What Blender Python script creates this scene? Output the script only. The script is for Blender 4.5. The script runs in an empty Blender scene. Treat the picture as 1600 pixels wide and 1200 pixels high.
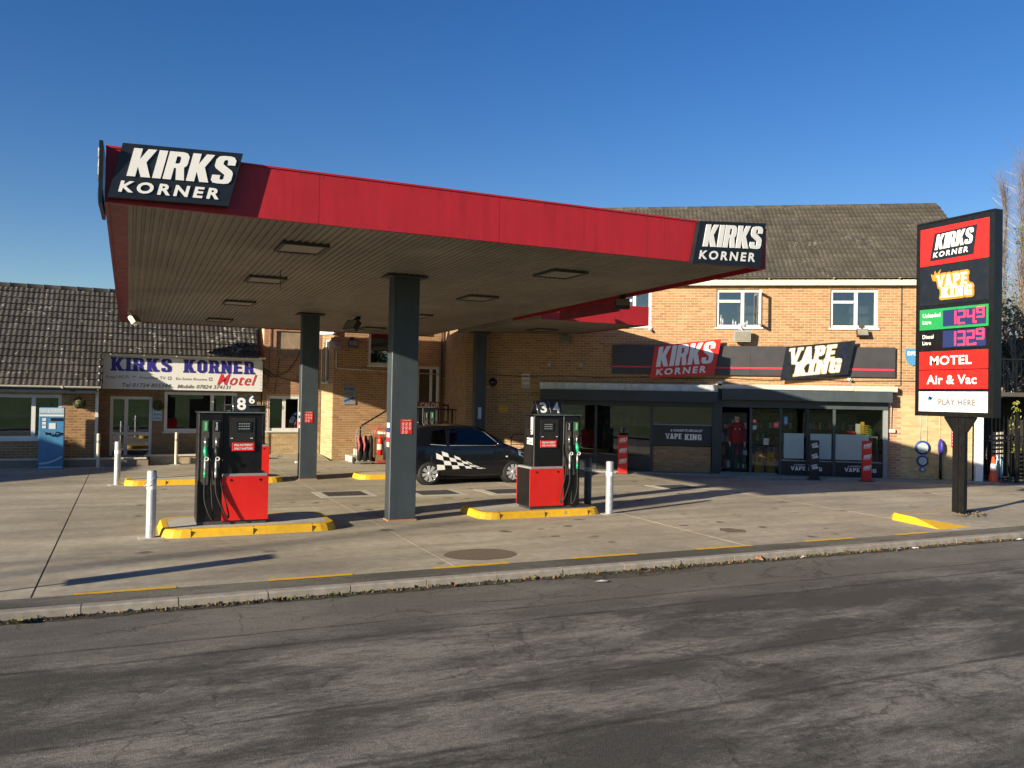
import bpy, bmesh, math, random
from mathutils import Vector as V, Matrix
from mathutils.geometry import tessellate_polygon
random.seed(7)
S = bpy.context.scene
COL = S.collection
R = math.radians
# ------------------------------------------------------------------ camera, sky, sun, exposure
CAMH = 2.2; YAW = R(24.59); PITCH = R(0.8384); ROLL = R(1.0628); FPX = 1307.0
cd = bpy.data.cameras.new('camera'); cam = bpy.data.objects.new('camera', cd); COL.objects.link(cam)
cd.sensor_fit = 'HORIZONTAL'; cd.sensor_width = 36; cd.lens = 36 * FPX / 1600; cd.clip_end = 3000; cd.clip_start = .05
cam.location = (0, 0, CAMH)
cam.rotation_euler = (Matrix.Rotation(-YAW, 3, 'Z') @ Matrix.Rotation(math.pi/2 + PITCH, 3, 'X') @ Matrix.Rotation(ROLL, 3, 'Z')).to_euler()
S.camera = cam
SUN_EL = R(16.2); SDX, SDY = .944, .329          # horizontal travel direction of the light
w = bpy.data.worlds.new('World'); S.world = w; w.use_nodes = True
nt = w.node_tree; nt.nodes.clear()
sky = nt.nodes.new('ShaderNodeTexSky'); sky.sky_type = 'NISHITA'; sky.sun_disc = False
sky.sun_elevation = SUN_EL; sky.sun_rotation = math.atan2(-SDX, -SDY)
sky.altitude = 0; sky.air_density = 1.0; sky.dust_density = .3; sky.ozone_density = 2.5
bg = nt.nodes.new('ShaderNodeBackground'); bg.inputs[1].default_value = .052
out = nt.nodes.new('ShaderNodeOutputWorld')
hs = nt.nodes.new('ShaderNodeHueSaturation'); hs.inputs['Saturation'].default_value = 1.34; hs.inputs['Hue'].default_value = .516; hs.inputs['Value'].default_value = 1.2; nt.links.new(sky.outputs[0], hs.inputs['Color']); nt.links.new(hs.outputs[0], bg.inputs[0]); nt.links.new(bg.outputs[0], out.inputs[0])
sl = bpy.data.lights.new('sun', 'SUN'); sl.energy = 5.0; sl.angle = R(.55); sl.color = (1, .86, .64)
so = bpy.data.objects.new('sun', sl); COL.objects.link(so)
so.rotation_euler = V((SDX*math.cos(SUN_EL), SDY*math.cos(SUN_EL), -math.sin(SUN_EL))).to_track_quat('-Z', 'Y').to_euler()
so.location = (-20, -8, 20)
S.view_settings.view_transform = 'Standard'; S.view_settings.look = 'None'
S.view_settings.exposure = 1.1; S.view_settings.gamma = 1
S.render.engine = 'CYCLES'

# ------------------------------------------------------------------ pixel -> place on a real plane (measuring helper)
def ray(x, y):
    dx, dy = x-800, y-600; c, s = math.cos(ROLL), math.sin(ROLL)
    u = dx*c+dy*s; v = -dx*s+dy*c
    Y = FPX*math.cos(PITCH)+v*math.sin(PITCH); Z = FPX*math.sin(PITCH)-v*math.cos(PITCH)
    return V((u*math.cos(YAW)+Y*math.sin(YAW), -u*math.sin(YAW)+Y*math.cos(YAW), Z))
CC = V((0, 0, CAMH))
def G(x, y, z=0): d = ray(x, y); return CC+d*((z-CAMH)/d.z)
def PY(x, y, b): d = ray(x, y); return CC+d*(b/d.y)
def PX(x, y, a): d = ray(x, y); return CC+d*(a/d.x)
SHA = R(33); SA = V((11.38, 22.9, 0)); SD = V((math.cos(SHA), -math.sin(SHA), 0)); SN = V((-math.sin(SHA), -math.cos(SHA), 0))
def SW(x, y, off=0):     # shop wall local point (s, -off, z)
    d = ray(x, y); P = CC+d*(SN.dot(SA+SN*off-CC)/SN.dot(d)); return V(((P-SA).dot(SD), -off, P.z))

# ------------------------------------------------------------------ materials
def newmat(name):
    m = bpy.data.materials.new(name); m.use_nodes = True
    return m, m.node_tree, m.node_tree.nodes['Principled BSDF']
def ramp(t, pts):
    r = t.nodes.new('ShaderNodeValToRGB'); e = r.color_ramp.elements
    while len(e) < len(pts): e.new(.5)
    for el, (p, c) in zip(e, pts):
        el.position = p; el.color = (c[0], c[1], c[2], 1) if hasattr(c, '__len__') else (c, c, c, 1)
    return r
def coords(t, obj=False, scale=(1, 1, 1)):
    if obj: o = t.nodes.new('ShaderNodeTexCoord').outputs['Object']
    else: o = t.nodes.new('ShaderNodeNewGeometry').outputs['Position']
    mp = t.nodes.new('ShaderNodeMapping'); mp.inputs['Scale'].default_value = scale
    t.links.new(o, mp.inputs[0]); return mp.outputs[0]
def noise(t, vec, sc, det=4, ro=.6, dist=0):
    n = t.nodes.new('ShaderNodeTexNoise'); n.inputs['Scale'].default_value = sc
    n.inputs['Detail'].default_value = det; n.inputs['Roughness'].default_value = ro; n.inputs['Distortion'].default_value = dist
    t.links.new(vec, n.inputs['Vector']); return n.outputs['Fac']
def cnoise(t, vec, sc, det=4, ro=.7, lo=.36, hi=.64, dist=0):
    r = ramp(t, [(lo, 0), (hi, 1)]); t.links.new(noise(t, vec, sc, det, ro, dist), r.inputs[0]); return r.outputs[0]
def mixc(t, f, a, b, mode='MIX'):
    m = t.nodes.new('ShaderNodeMix'); m.data_type = 'RGBA'; m.blend_type = mode
    for i, x in ((0, f), (6, a), (7, b)):
        if hasattr(x, 'links') or hasattr(x, 'is_output'): t.links.new(x, m.inputs[i])
        elif i == 0: m.inputs[0].default_value = x
        else: m.inputs[i].default_value = (*x[:3], 1)
    return m.outputs[2]
def math_(t, op, a, b=None):
    m = t.nodes.new('ShaderNodeMath'); m.operation = op
    for i, x in ((0, a), (1, b)):
        if x is None: continue
        if hasattr(x, 'is_output'): t.links.new(x, m.inputs[i])
        else: m.inputs[i].default_value = x
    return m.outputs[0]
def bump(t, b, h, st=.3, dist=.01):
    n = t.nodes.new('ShaderNodeBump'); n.inputs['Strength'].default_value = st; n.inputs['Distance'].default_value = dist
    t.links.new(h, n.inputs['Height']); t.links.new(n.outputs[0], b.inputs['Normal'])
def plain(name, col, rough=.5, metal=0, var=.12, sc=6, bs=.0, spec=.5, obj=False, chips=None, streak=0):
    m, t, b = newmat(name)
    vec = coords(t, obj); n = noise(t, vec, sc, 6, .65)
    r = ramp(t, [(.3, [c*(1-var) for c in col]), (.7, [min(1, c*(1+var)) for c in col])]); t.links.new(n, r.inputs[0])
    cc_ = r.outputs[0]
    if streak: cc_ = mixc(t, math_(t, 'MULTIPLY', cnoise(t, coords(t, scale=(5, 5, .35)), 1.4, 6, .7, .45, .75), streak), cc_, [x*.35 for x in col])
    if chips: cc_ = mixc(t, cnoise(t, vec, chips[0], 8, .8, chips[1], chips[1]+.02), cc_, chips[2])
    t.links.new(cc_, b.inputs['Base Color'])
    b.inputs['Metallic'].default_value = metal; b.inputs['Specular IOR Level'].default_value = spec
    rr = ramp(t, [(.3, max(0, rough-.08)), (.75, min(1, rough+.12))]); t.links.new(noise(t, vec, sc*2.3, 4), rr.inputs[0])
    t.links.new(rr.outputs[0], b.inputs['Roughness'])
    if bs: bump(t, b, noise(t, vec, sc*9, 5, .7), bs, .006)
    return m
def emis(name, col, st):
    m, t, b = newmat(name); b.inputs['Base Color'].default_value = (*[c*.3 for c in col], 1)
    b.inputs['Emission Color'].default_value = (*col, 1); b.inputs['Emission Strength'].default_value = st; return m
def pieces(name, cols, rough=.85, wear=None, wearcol=None, wsc=1.2, bs=.5, lich=0):
    """colour varies from piece to piece (brick, tile) and with weather"""
    m, t, b = newmat(name)
    g = t.nodes.new('ShaderNodeNewGeometry'); oi = t.nodes.new('ShaderNodeObjectInfo')
    f = math_(t, 'FRACT', math_(t, 'ADD', g.outputs['Random Per Island'], oi.outputs['Random']))
    r = ramp(t, [((i+.0)/len(cols), c) for i, c in enumerate(cols)]); t.links.new(f, r.inputs[0])
    r.color_ramp.interpolation = 'LINEAR'
    vec = coords(t)
    n = noise(t, vec, wsc, 6, .7); rm = ramp(t, [(.35, 0), (.72, 1)]); t.links.new(n, rm.inputs[0])
    c = mixc(t, math_(t, 'MULTIPLY', rm.outputs[0], wear or .25), r.outputs[0], wearcol or [x*.6 for x in cols[0]])
    if lich:
        n2 = noise(t, vec, 7, 5, .7); n3 = noise(t, vec, .55, 3, .6)
        r2 = ramp(t, [(.61, 0), (.66, 1)]); t.links.new(math_(t, 'ADD', n2, math_(t, 'MULTIPLY', math_(t, 'SUBTRACT', n3, .5), .35)), r2.inputs[0])
        c = mixc(t, math_(t, 'MULTIPLY', r2.outputs[0], lich), c, (.5, .5, .46))
    n4 = noise(t, vec, 40, 4, .7); c = mixc(t, .35, c, mixc(t, n4, (.3, .3, .3), (.9, .9, .9)), 'OVERLAY')
    t.links.new(c, b.inputs['Base Color']); b.inputs['Roughness'].default_value = rough
    bump(t, b, noise(t, vec, 60, 5, .7), bs, .004)
    return m
def glassmat(name, tint=(.9, .95, .95), refl=.16, rough=.0):
    m = bpy.data.materials.new(name); m.use_nodes = True; t = m.node_tree; t.nodes.clear()
    o = t.nodes.new('ShaderNodeOutputMaterial'); mx = t.nodes.new('ShaderNodeMixShader')
    tr = t.nodes.new('ShaderNodeBsdfTransparent'); tr.inputs[0].default_value = (*tint, 1)
    gl = t.nodes.new('ShaderNodeBsdfGlossy'); gl.inputs['Roughness'].default_value = rough; gl.inputs[0].default_value = (.95, .97, 1, 1)
    fr = t.nodes.new('ShaderNodeLayerWeight'); fr.inputs[0].default_value = .3
    f = math_(t, 'ADD', math_(t, 'MULTIPLY', fr.outputs['Fresnel'], .6), refl)
    vec = coords(t); bp = t.nodes.new('ShaderNodeBump'); bp.inputs['Strength'].default_value = .02; bp.inputs['Distance'].default_value = .02
    t.links.new(noise(t, vec, 1.1, 1), bp.inputs['Height']); t.links.new(bp.outputs[0], gl.inputs['Normal'])
    t.links.new(f, mx.inputs[0]); t.links.new(tr.outputs[0], mx.inputs[1]); t.links.new(gl.outputs[0], mx.inputs[2])
    t.links.new(mx.outputs[0], o.inputs[0]); return m

def concrete_mat():
    m, t, b = newmat('forecourt concrete'); vec = coords(t)
    n = noise(t, vec, .35, 6, .6); r = ramp(t, [(.3, (.265, .236, .182)), (.5, (.355, .318, .247)), (.72, (.45, .408, .32))]); t.links.new(n, r.inputs[0])
    vs = coords(t, scale=(.25, 1.6, 1)); st = noise(t, vs, .9, 5, .65, .4); rs = ramp(t, [(.42, 0), (.7, 1)]); t.links.new(st, rs.inputs[0])
    c = mixc(t, math_(t, 'MULTIPLY', rs.outputs[0], .6), r.outputs[0], (.15, .135, .105))
    # oil drips: small dark blots
    vo = t.nodes.new('ShaderNodeTexVoronoi'); vo.inputs['Scale'].default_value = 1.35; vo.feature = 'F1'
    nd = noise(t, vec, 5, 3); va = t.nodes.new('ShaderNodeVectorMath'); va.operation = 'ADD'
    vm = t.nodes.new('ShaderNodeVectorMath'); vm.operation = 'SCALE'; vm.inputs['Scale'].default_value = .22
    cn = t.nodes.new('ShaderNodeTexNoise'); cn.inputs['Scale'].default_value = 4; t.links.new(vec, cn.inputs['Vector'])
    t.links.new(cn.outputs['Color'], vm.inputs[0]); t.links.new(vec, va.inputs[0]); t.links.new(vm.outputs[0], va.inputs[1])
    t.links.new(va.outputs[0], vo.inputs['Vector'])
    ro = ramp(t, [(.09, 1), (.17, 0)]); t.links.new(vo.outputs['Distance'], ro.inputs[0])
    n5 = noise(t, vec, .5, 2); r5 = ramp(t, [(.40, 0), (.52, 1)]); t.links.new(n5, r5.inputs[0])
    c = mixc(t, math_(t, 'MULTIPLY', math_(t, 'MULTIPLY', ro.outputs[0], r5.outputs[0]), .75), c, (.05, .045, .04))
    fn = cnoise(t, vec, 75, 4, .8); c = mixc(t, .22, c, mixc(t, fn, (.15, .15, .15), (.85, .85, .85)), 'OVERLAY'); c = mixc(t, .22, c, mixc(t, cnoise(t, vec, 6, 8, .75), (.15, .15, .15), (.85, .85, .82)), 'OVERLAY')
    t.links.new(c, b.inputs['Base Color']); b.inputs['Roughness'].default_value = .82; b.inputs['Specular IOR Level'].default_value = .3
    bump(t, b, math_(t, 'ADD', noise(t, vec, 45, 5, .75), math_(t, 'MULTIPLY', noise(t, vec, 3, 3), .8)), .35, .006)
    return m
def asphalt_mat(name, cols, crack=True, grain=1.0):
    m, t, b = newmat(name); vec = coords(t)
    vs = coords(t, scale=(.5, 1.5, 1))
    n = math_(t, 'ADD', noise(t, vs, 1.05, 12, .76, .1), math_(t, 'MULTIPLY', math_(t, 'SUBTRACT', noise(t, vec, .16, 3, .5), .5), .5))
    r = ramp(t, [(.44, cols[0]), (.50, cols[1]), (.57, cols[2])]); t.links.new(n, r.inputs[0])
    c = mixc(t, math_(t, 'MULTIPLY', cnoise(t, vs, 4.2, 9, .78, .50, .56), .5), r.outputs[0], cols[0])
    gn = cnoise(t, vec, 130, 2, .6, .40, .62); g2 = cnoise(t, vec, 42, 5, .85, .38, .62); n2 = noise(t, vs, 3.4, 8, .75)
    if crack:
        sy = t.nodes.new('ShaderNodeSeparateXYZ'); t.links.new(vec, sy.inputs[0]); mr = t.nodes.new('ShaderNodeMapRange'); mr.inputs['From Min'].default_value = 7.9; mr.inputs['From Max'].default_value = 8.5; t.links.new(math_(t, 'ADD', sy.outputs[1], math_(t, 'MULTIPLY', n, .5)), mr.inputs['Value'])
        c = mixc(t, math_(t, 'MULTIPLY', mr.outputs[0], .62), c, (.155, .148, .132))
    c = mixc(t, .42*grain, c, mixc(t, gn, (.12, .12, .12), (.92, .92, .9)), 'OVERLAY'); c = mixc(t, .32*grain, c, mixc(t, g2, (.1, .1, .1), (.9, .9, .88)), 'OVERLAY')
    h = math_(t, 'ADD', math_(t, 'ADD', gn, math_(t, 'MULTIPLY', g2, .8)), math_(t, 'MULTIPLY', n2, .8))
    if crack:
        cn = t.nodes.new('ShaderNodeTexNoise'); cn.inputs['Scale'].default_value = 3; cn.inputs['Detail'].default_value = 9; cn.inputs['Roughness'].default_value = .7; t.links.new(vec, cn.inputs['Vector'])
        vm = t.nodes.new('ShaderNodeVectorMath'); vm.operation = 'SCALE'; vm.inputs['Scale'].default_value = .30; t.links.new(cn.outputs['Color'], vm.inputs[0])
        def cr(scale, seed, wd, sc):
            vv = coords(t, scale=scale); va = t.nodes.new('ShaderNodeVectorMath'); va.operation = 'ADD'
            t.links.new(vv, va.inputs[0]); t.links.new(vm.outputs[0], va.inputs[1])
            vo = t.nodes.new('ShaderNodeTexVoronoi'); vo.feature = 'DISTANCE_TO_EDGE'; vo.inputs['Scale'].default_value = sc
            t.links.new(va.outputs[0], vo.inputs['Vector'])
            q = ramp(t, [(0, 1), (wd, 0)]); t.links.new(vo.outputs['Distance'], q.inputs[0])
            k = ramp(t, [(.46, 0), (.54, 1)]); t.links.new(noise(t, vec, seed, 5, .7), k.inputs[0])
            return math_(t, 'MULTIPLY', q.outputs[0], k.outputs[0])
        ck = math_(t, 'MULTIPLY', math_(t, 'MAXIMUM', cr((.4, 1, 1), .7, .011, .55), cr((1, .8, 1), 1.3, .014, 1.3)), .85)
        sx = t.nodes.new('ShaderNodeSeparateXYZ'); t.links.new(vec, sx.inputs[0])
        wob = math_(t, 'MULTIPLY', math_(t, 'SUBTRACT', noise(t, vec, 1.2, 8, .75), .5), .14)
        yy = math_(t, 'ADD', sx.outputs[1], wob); brk = ramp(t, [(.35, .15), (.6, 1)]); t.links.new(noise(t, vec, 2.5, 6, .8), brk.inputs[0])
        for yb, wd in ((8.25, .014), (7.78, .018), (6.1, .012), (5.1, .018)):
            d = math_(t, 'ABSOLUTE', math_(t, 'SUBTRACT', yy, yb)); q = ramp(t, [(0, 1), (wd, .8), (wd*2.4, 0)])
            t.links.new(d, q.inputs[0]); ck = math_(t, 'MAXIMUM', ck, math_(t, 'MULTIPLY', q.outputs[0], brk.outputs[0]))
        c = mixc(t, math_(t, 'MULTIPLY', ck, .8), c, (.024, .022, .02))
        h = math_(t, 'SUBTRACT', h, math_(t, 'MULTIPLY', ck, .8))
    t.links.new(c, b.inputs['Base Color']); b.inputs['Roughness'].default_value = .85; b.inputs['Specular IOR Level'].default_value = .25
    bump(t, b, h, .8, .004)
    return m

M = {}
M['concrete'] = concrete_mat()
M['asphalt'] = asphalt_mat('worn road asphalt', [(.066, .0635, .059), (.118, .1135, .105), (.215, .206, .187)])
M['strip'] = asphalt_mat('footway asphalt', [(.09, .086, .075), (.13, .124, .105), (.18, .17, .145)], crack=False)
M['patch'] = plain('gritty asphalt patch', (.13, .10, .065), .9, var=.35, sc=30, bs=.8)
M['stone'] = plain('kerb stone', (.26, .24, .21), .85, var=.25, sc=7, bs=.5)
M['pale'] = plain('pale mortar screed', (.42, .40, .35), .85, var=.15, sc=5, bs=.3)
M['yellow'] = plain('worn yellow road paint', (.68, .40, .016), .6, var=.14, sc=7, bs=.4, streak=.25, chips=(7, .615, (.20, .18, .14)))
M['iron'] = plain('dark cast iron', (.045, .043, .04), .6, var=.4, sc=25, bs=.6)
M['red_fascia'] = plain('red canopy fascia panel', (.35, .016, .025), .42, var=.12, sc=.8, spec=.35, streak=.35)
M['red'] = plain('bright red paint', (.58, .016, .013), .36, var=.06, sc=3, streak=.12)
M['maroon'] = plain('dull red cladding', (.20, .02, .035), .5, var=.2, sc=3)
M['navy'] = plain('near black sign face', (.006, .009, .015), .4, var=.1, sc=3)
M['black'] = plain('black powder coat', (.005, .005, .006), .35, var=.2, sc=5)
M['matt_black'] = plain('matt black plastic', (.009, .009, .010), .6, var=.2, sc=9)
M['rubber'] = plain('black rubber', (.010, .010, .010), .75, var=.2, sc=12)
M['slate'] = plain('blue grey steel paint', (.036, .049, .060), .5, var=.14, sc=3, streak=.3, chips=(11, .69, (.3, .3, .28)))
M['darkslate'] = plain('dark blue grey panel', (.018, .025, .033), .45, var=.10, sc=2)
M['anthracite'] = plain('anthracite composite panel', (.040, .040, .045), .45, var=.08, sc=1.5)
M['white'] = plain('white sign vinyl', (.70, .71, .72), .4, var=.02, sc=3)
M['upvc'] = plain('white upvc', (.66, .66, .65), .35, var=.06, sc=3, streak=.15)
M['offwhite'] = plain('weathered white board', (.54, .51, .43), .55, var=.12, sc=4, bs=.1)
M['cream'] = plain('cream painted wall', (.60, .42, .27), .7, var=.1, sc=3)
M['galv'] = plain('galvanised steel', (.46, .49, .52), .48, metal=.5, var=.18, sc=9, streak=.45, chips=(14, .64, (.2, .18, .16)))
M['chrome'] = plain('bright metal', (.7, .7, .7), .22, metal=.9, var=.1, sc=9)
M['grey'] = plain('mid grey metal', (.22, .23, .24), .5, var=.1, sc=9)
M['silver'] = plain('silver wheel trim', (.55, .57, .60), .3, metal=.5, var=.05, sc=9)
M['green'] = plain('green label', (.015, .25, .07), .4, var=.05, sc=9)
M['tealgreen'] = plain('green nozzle plastic', (.01, .36, .17), .4, var=.08, sc=20)
M['blue'] = plain('bright blue print', (.02, .06, .26), .5, var=.1, sc=3)
M['indigo'] = plain('indigo lettering', (.025, .02, .22), .5, var=.05, sc=3)
M['airblue'] = plain('air machine blue', (.06, .22, .42), .35, var=.15, sc=2)
M['paleblue'] = plain('pale blue print', (.40, .55, .66), .4, var=.1, sc=4)
M['gold'] = plain('gold outline print', (.58, .22, .02), .4, var=.05, sc=4)
M['dullgold'] = plain('olive gold outline print', (.42, .30, .12), .4, var=.05, sc=4)
M['redtxt'] = plain('crimson script lettering', (.62, .03, .06), .45, var=.05, sc=4)
M['greytxt'] = plain('grey lettering', (.16, .15, .16), .5, var=.05, sc=4)
M['frost'] = plain('frosted window film', (.34, .43, .43), .45, var=.05, sc=2)
M['pink'] = plain('faded pink cloth', (.42, .10, .12), .9, var=.25, sc=14, bs=.5)
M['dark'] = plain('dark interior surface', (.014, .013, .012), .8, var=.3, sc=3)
M['wood'] = plain('weathered plywood', (.26, .20, .14), .8, var=.25, sc=5, bs=.3)
M['mortar'] = plain('mortar', (.24, .205, .155), .95, var=.15, sc=8, bs=.4)
M['mortar_lt'] = plain('pale mortar', (.42, .335, .225), .95, var=.15, sc=8, bs=.4)
M['brick'] = pieces('buff orange brick', [(.265, .138, .060), (.31, .172, .078), (.215, .108, .050), (.36, .212, .10), (.28, .15, .067)], wear=.18, wearcol=(.33, .2, .12))
M['brick_yellow'] = pieces('pale yellow brick', [(.36, .26, .125), (.40, .29, .145), (.32, .225, .105), (.44, .33, .175)], wear=.15, wearcol=(.4, .3, .18))
M['brick_red'] = pieces('pinkish red brick', [(.29, .15, .09), (.33, .17, .105), (.25, .125, .075), (.36, .20, .125)], wear=.15, wearcol=(.32, .18, .12))
M['brick_brown'] = pieces('brown buff brick', [(.25, .145, .066), (.29, .175, .082), (.21, .12, .055), (.33, .21, .10), (.235, .135, .06)], wear=.3, wearcol=(.2, .14, .09))
M['tile'] = pieces('dark mossy concrete roof tile', [(.036, .034, .030), (.049, .046, .041), (.029, .027, .024), (.060, .056, .050)], wear=.5, wearcol=(.022, .02, .016), lich=.5, wsc=.9)
M['tile2'] = pieces('brown concrete roof tile', [(.056, .050, .041), (.070, .063, .051), (.048, .043, .035), (.082, .073, .059)], wear=.4, wearcol=(.04, .036, .027), lich=.12, wsc=.9)
M['glass'] = glassmat('window glass', refl=.10)
M['glass_dark'] = glassmat('dark shop window glass', (.45, .50, .50), refl=.085)
M['glass_clear'] = glassmat('clear shop window glass', (.72, .76, .76), refl=.015)
M['carglass'] = glassmat('car window glass', (.25, .3, .32), refl=.03)
M['lens'] = plain('dirty lamp diffuser', (.22, .205, .17), .5, var=.15, sc=8)
M['carpaint'] = plain('near black blue car paint', (.003, .004, .008), .2, var=.1, sc=2); 
M['carpaint'].node_tree.nodes['Principled BSDF'].inputs['Coat Weight'].default_value = .4
M['skin'] = plain('skin', (.45, .27, .19), .6, var=.08, sc=9)
M['jacket'] = plain('red fleece jacket', (.17, .008, .012), .85, var=.15, sc=14, bs=.4)
M['trousers'] = plain('dark trousers', (.02, .02, .025), .85, var=.2, sc=14)
M['hair'] = plain('dark hair', (.02, .015, .012), .7, var=.2, sc=30)
M['orange'] = plain('cone orange', (.80, .10, .03), .5, var=.08, sc=5)
M['led_blue'] = emis('blue led panel', (.02, .05, .22), .15)
M['led_pink'] = emis('pink led dots', (1, .03, .07), 1.9)
M['oil'] = plain('old oil spot', (.13, .115, .095), .8, var=.3, sc=20, bs=.3)
M['wet'] = plain('wet asphalt', (.03, .028, .026), .25, var=.4, sc=12, bs=.3)
M['soil'] = plain('wet gutter soil', (.035, .03, .022), .95, var=.5, sc=15, bs=1)
M['leaf'] = pieces('dead leaves', [(.20, .09, .045), (.28, .14, .07), (.12, .07, .035), (.10, .11, .04)], wear=.3)
M['weeds'] = pieces('small gutter weeds', [(.05, .07, .02), (.08, .09, .03), (.06, .05, .025)], wear=.3)
M['bark'] = plain('grey brown bark', (.17, .125, .095), .9, var=.3, sc=8)
M['twig'] = pieces('bare twigs', [(.30, .25, .22), (.36, .30, .27), (.25, .20, .18)], wear=.2)
M['needle'] = pieces('dull evergreen leaves', [(.05, .07, .025), (.09, .11, .04), (.04, .055, .02), (.11, .12, .05)], wear=.3)
M['yleaf'] = pieces('yellow green leaves', [(.30, .30, .06), (.24, .26, .05), (.18, .2, .05)], wear=.2)
def grass_mat():
    m, t, b = newmat('grass'); vec = coords(t)
    r = ramp(t, [(.3, (.035, .07, .012)), (.55, (.07, .12, .025)), (.75, (.11, .15, .04))]); t.links.new(noise(t, vec, 1.3, 8, .7), r.inputs[0])
    t.links.new(r.outputs[0], b.inputs['Base Color']); b.inputs['Roughness'].default_value = .9; bump(t, b, noise(t, vec, 30, 4), .8, .05); return m
M['grass'] = grass_mat()
def soffit_mat():
    m, t, b = newmat('grimy ribbed soffit steel'); vec = coords(t)
    r = ramp(t, [(.3, (.155, .138, .112)), (.55, (.235, .212, .176)), (.75, (.31, .285, .24))]); t.links.new(noise(t, vec, .45, 6, .65), r.inputs[0])
    v2 = coords(t, scale=(7, .5, 1)); q = ramp(t, [(.4, 0), (.7, 1)]); t.links.new(noise(t, v2, 1.3, 5, .6), q.inputs[0])
    c = mixc(t, math_(t, 'MULTIPLY', q.outputs[0], .4), r.outputs[0], (.12, .10, .075))
    t.links.new(c, b.inputs['Base Color']); b.inputs['Roughness'].default_value = .55; b.inputs['Specular IOR Level'].default_value = .35
    return m
M['soffit'] = soffit_mat()

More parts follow.
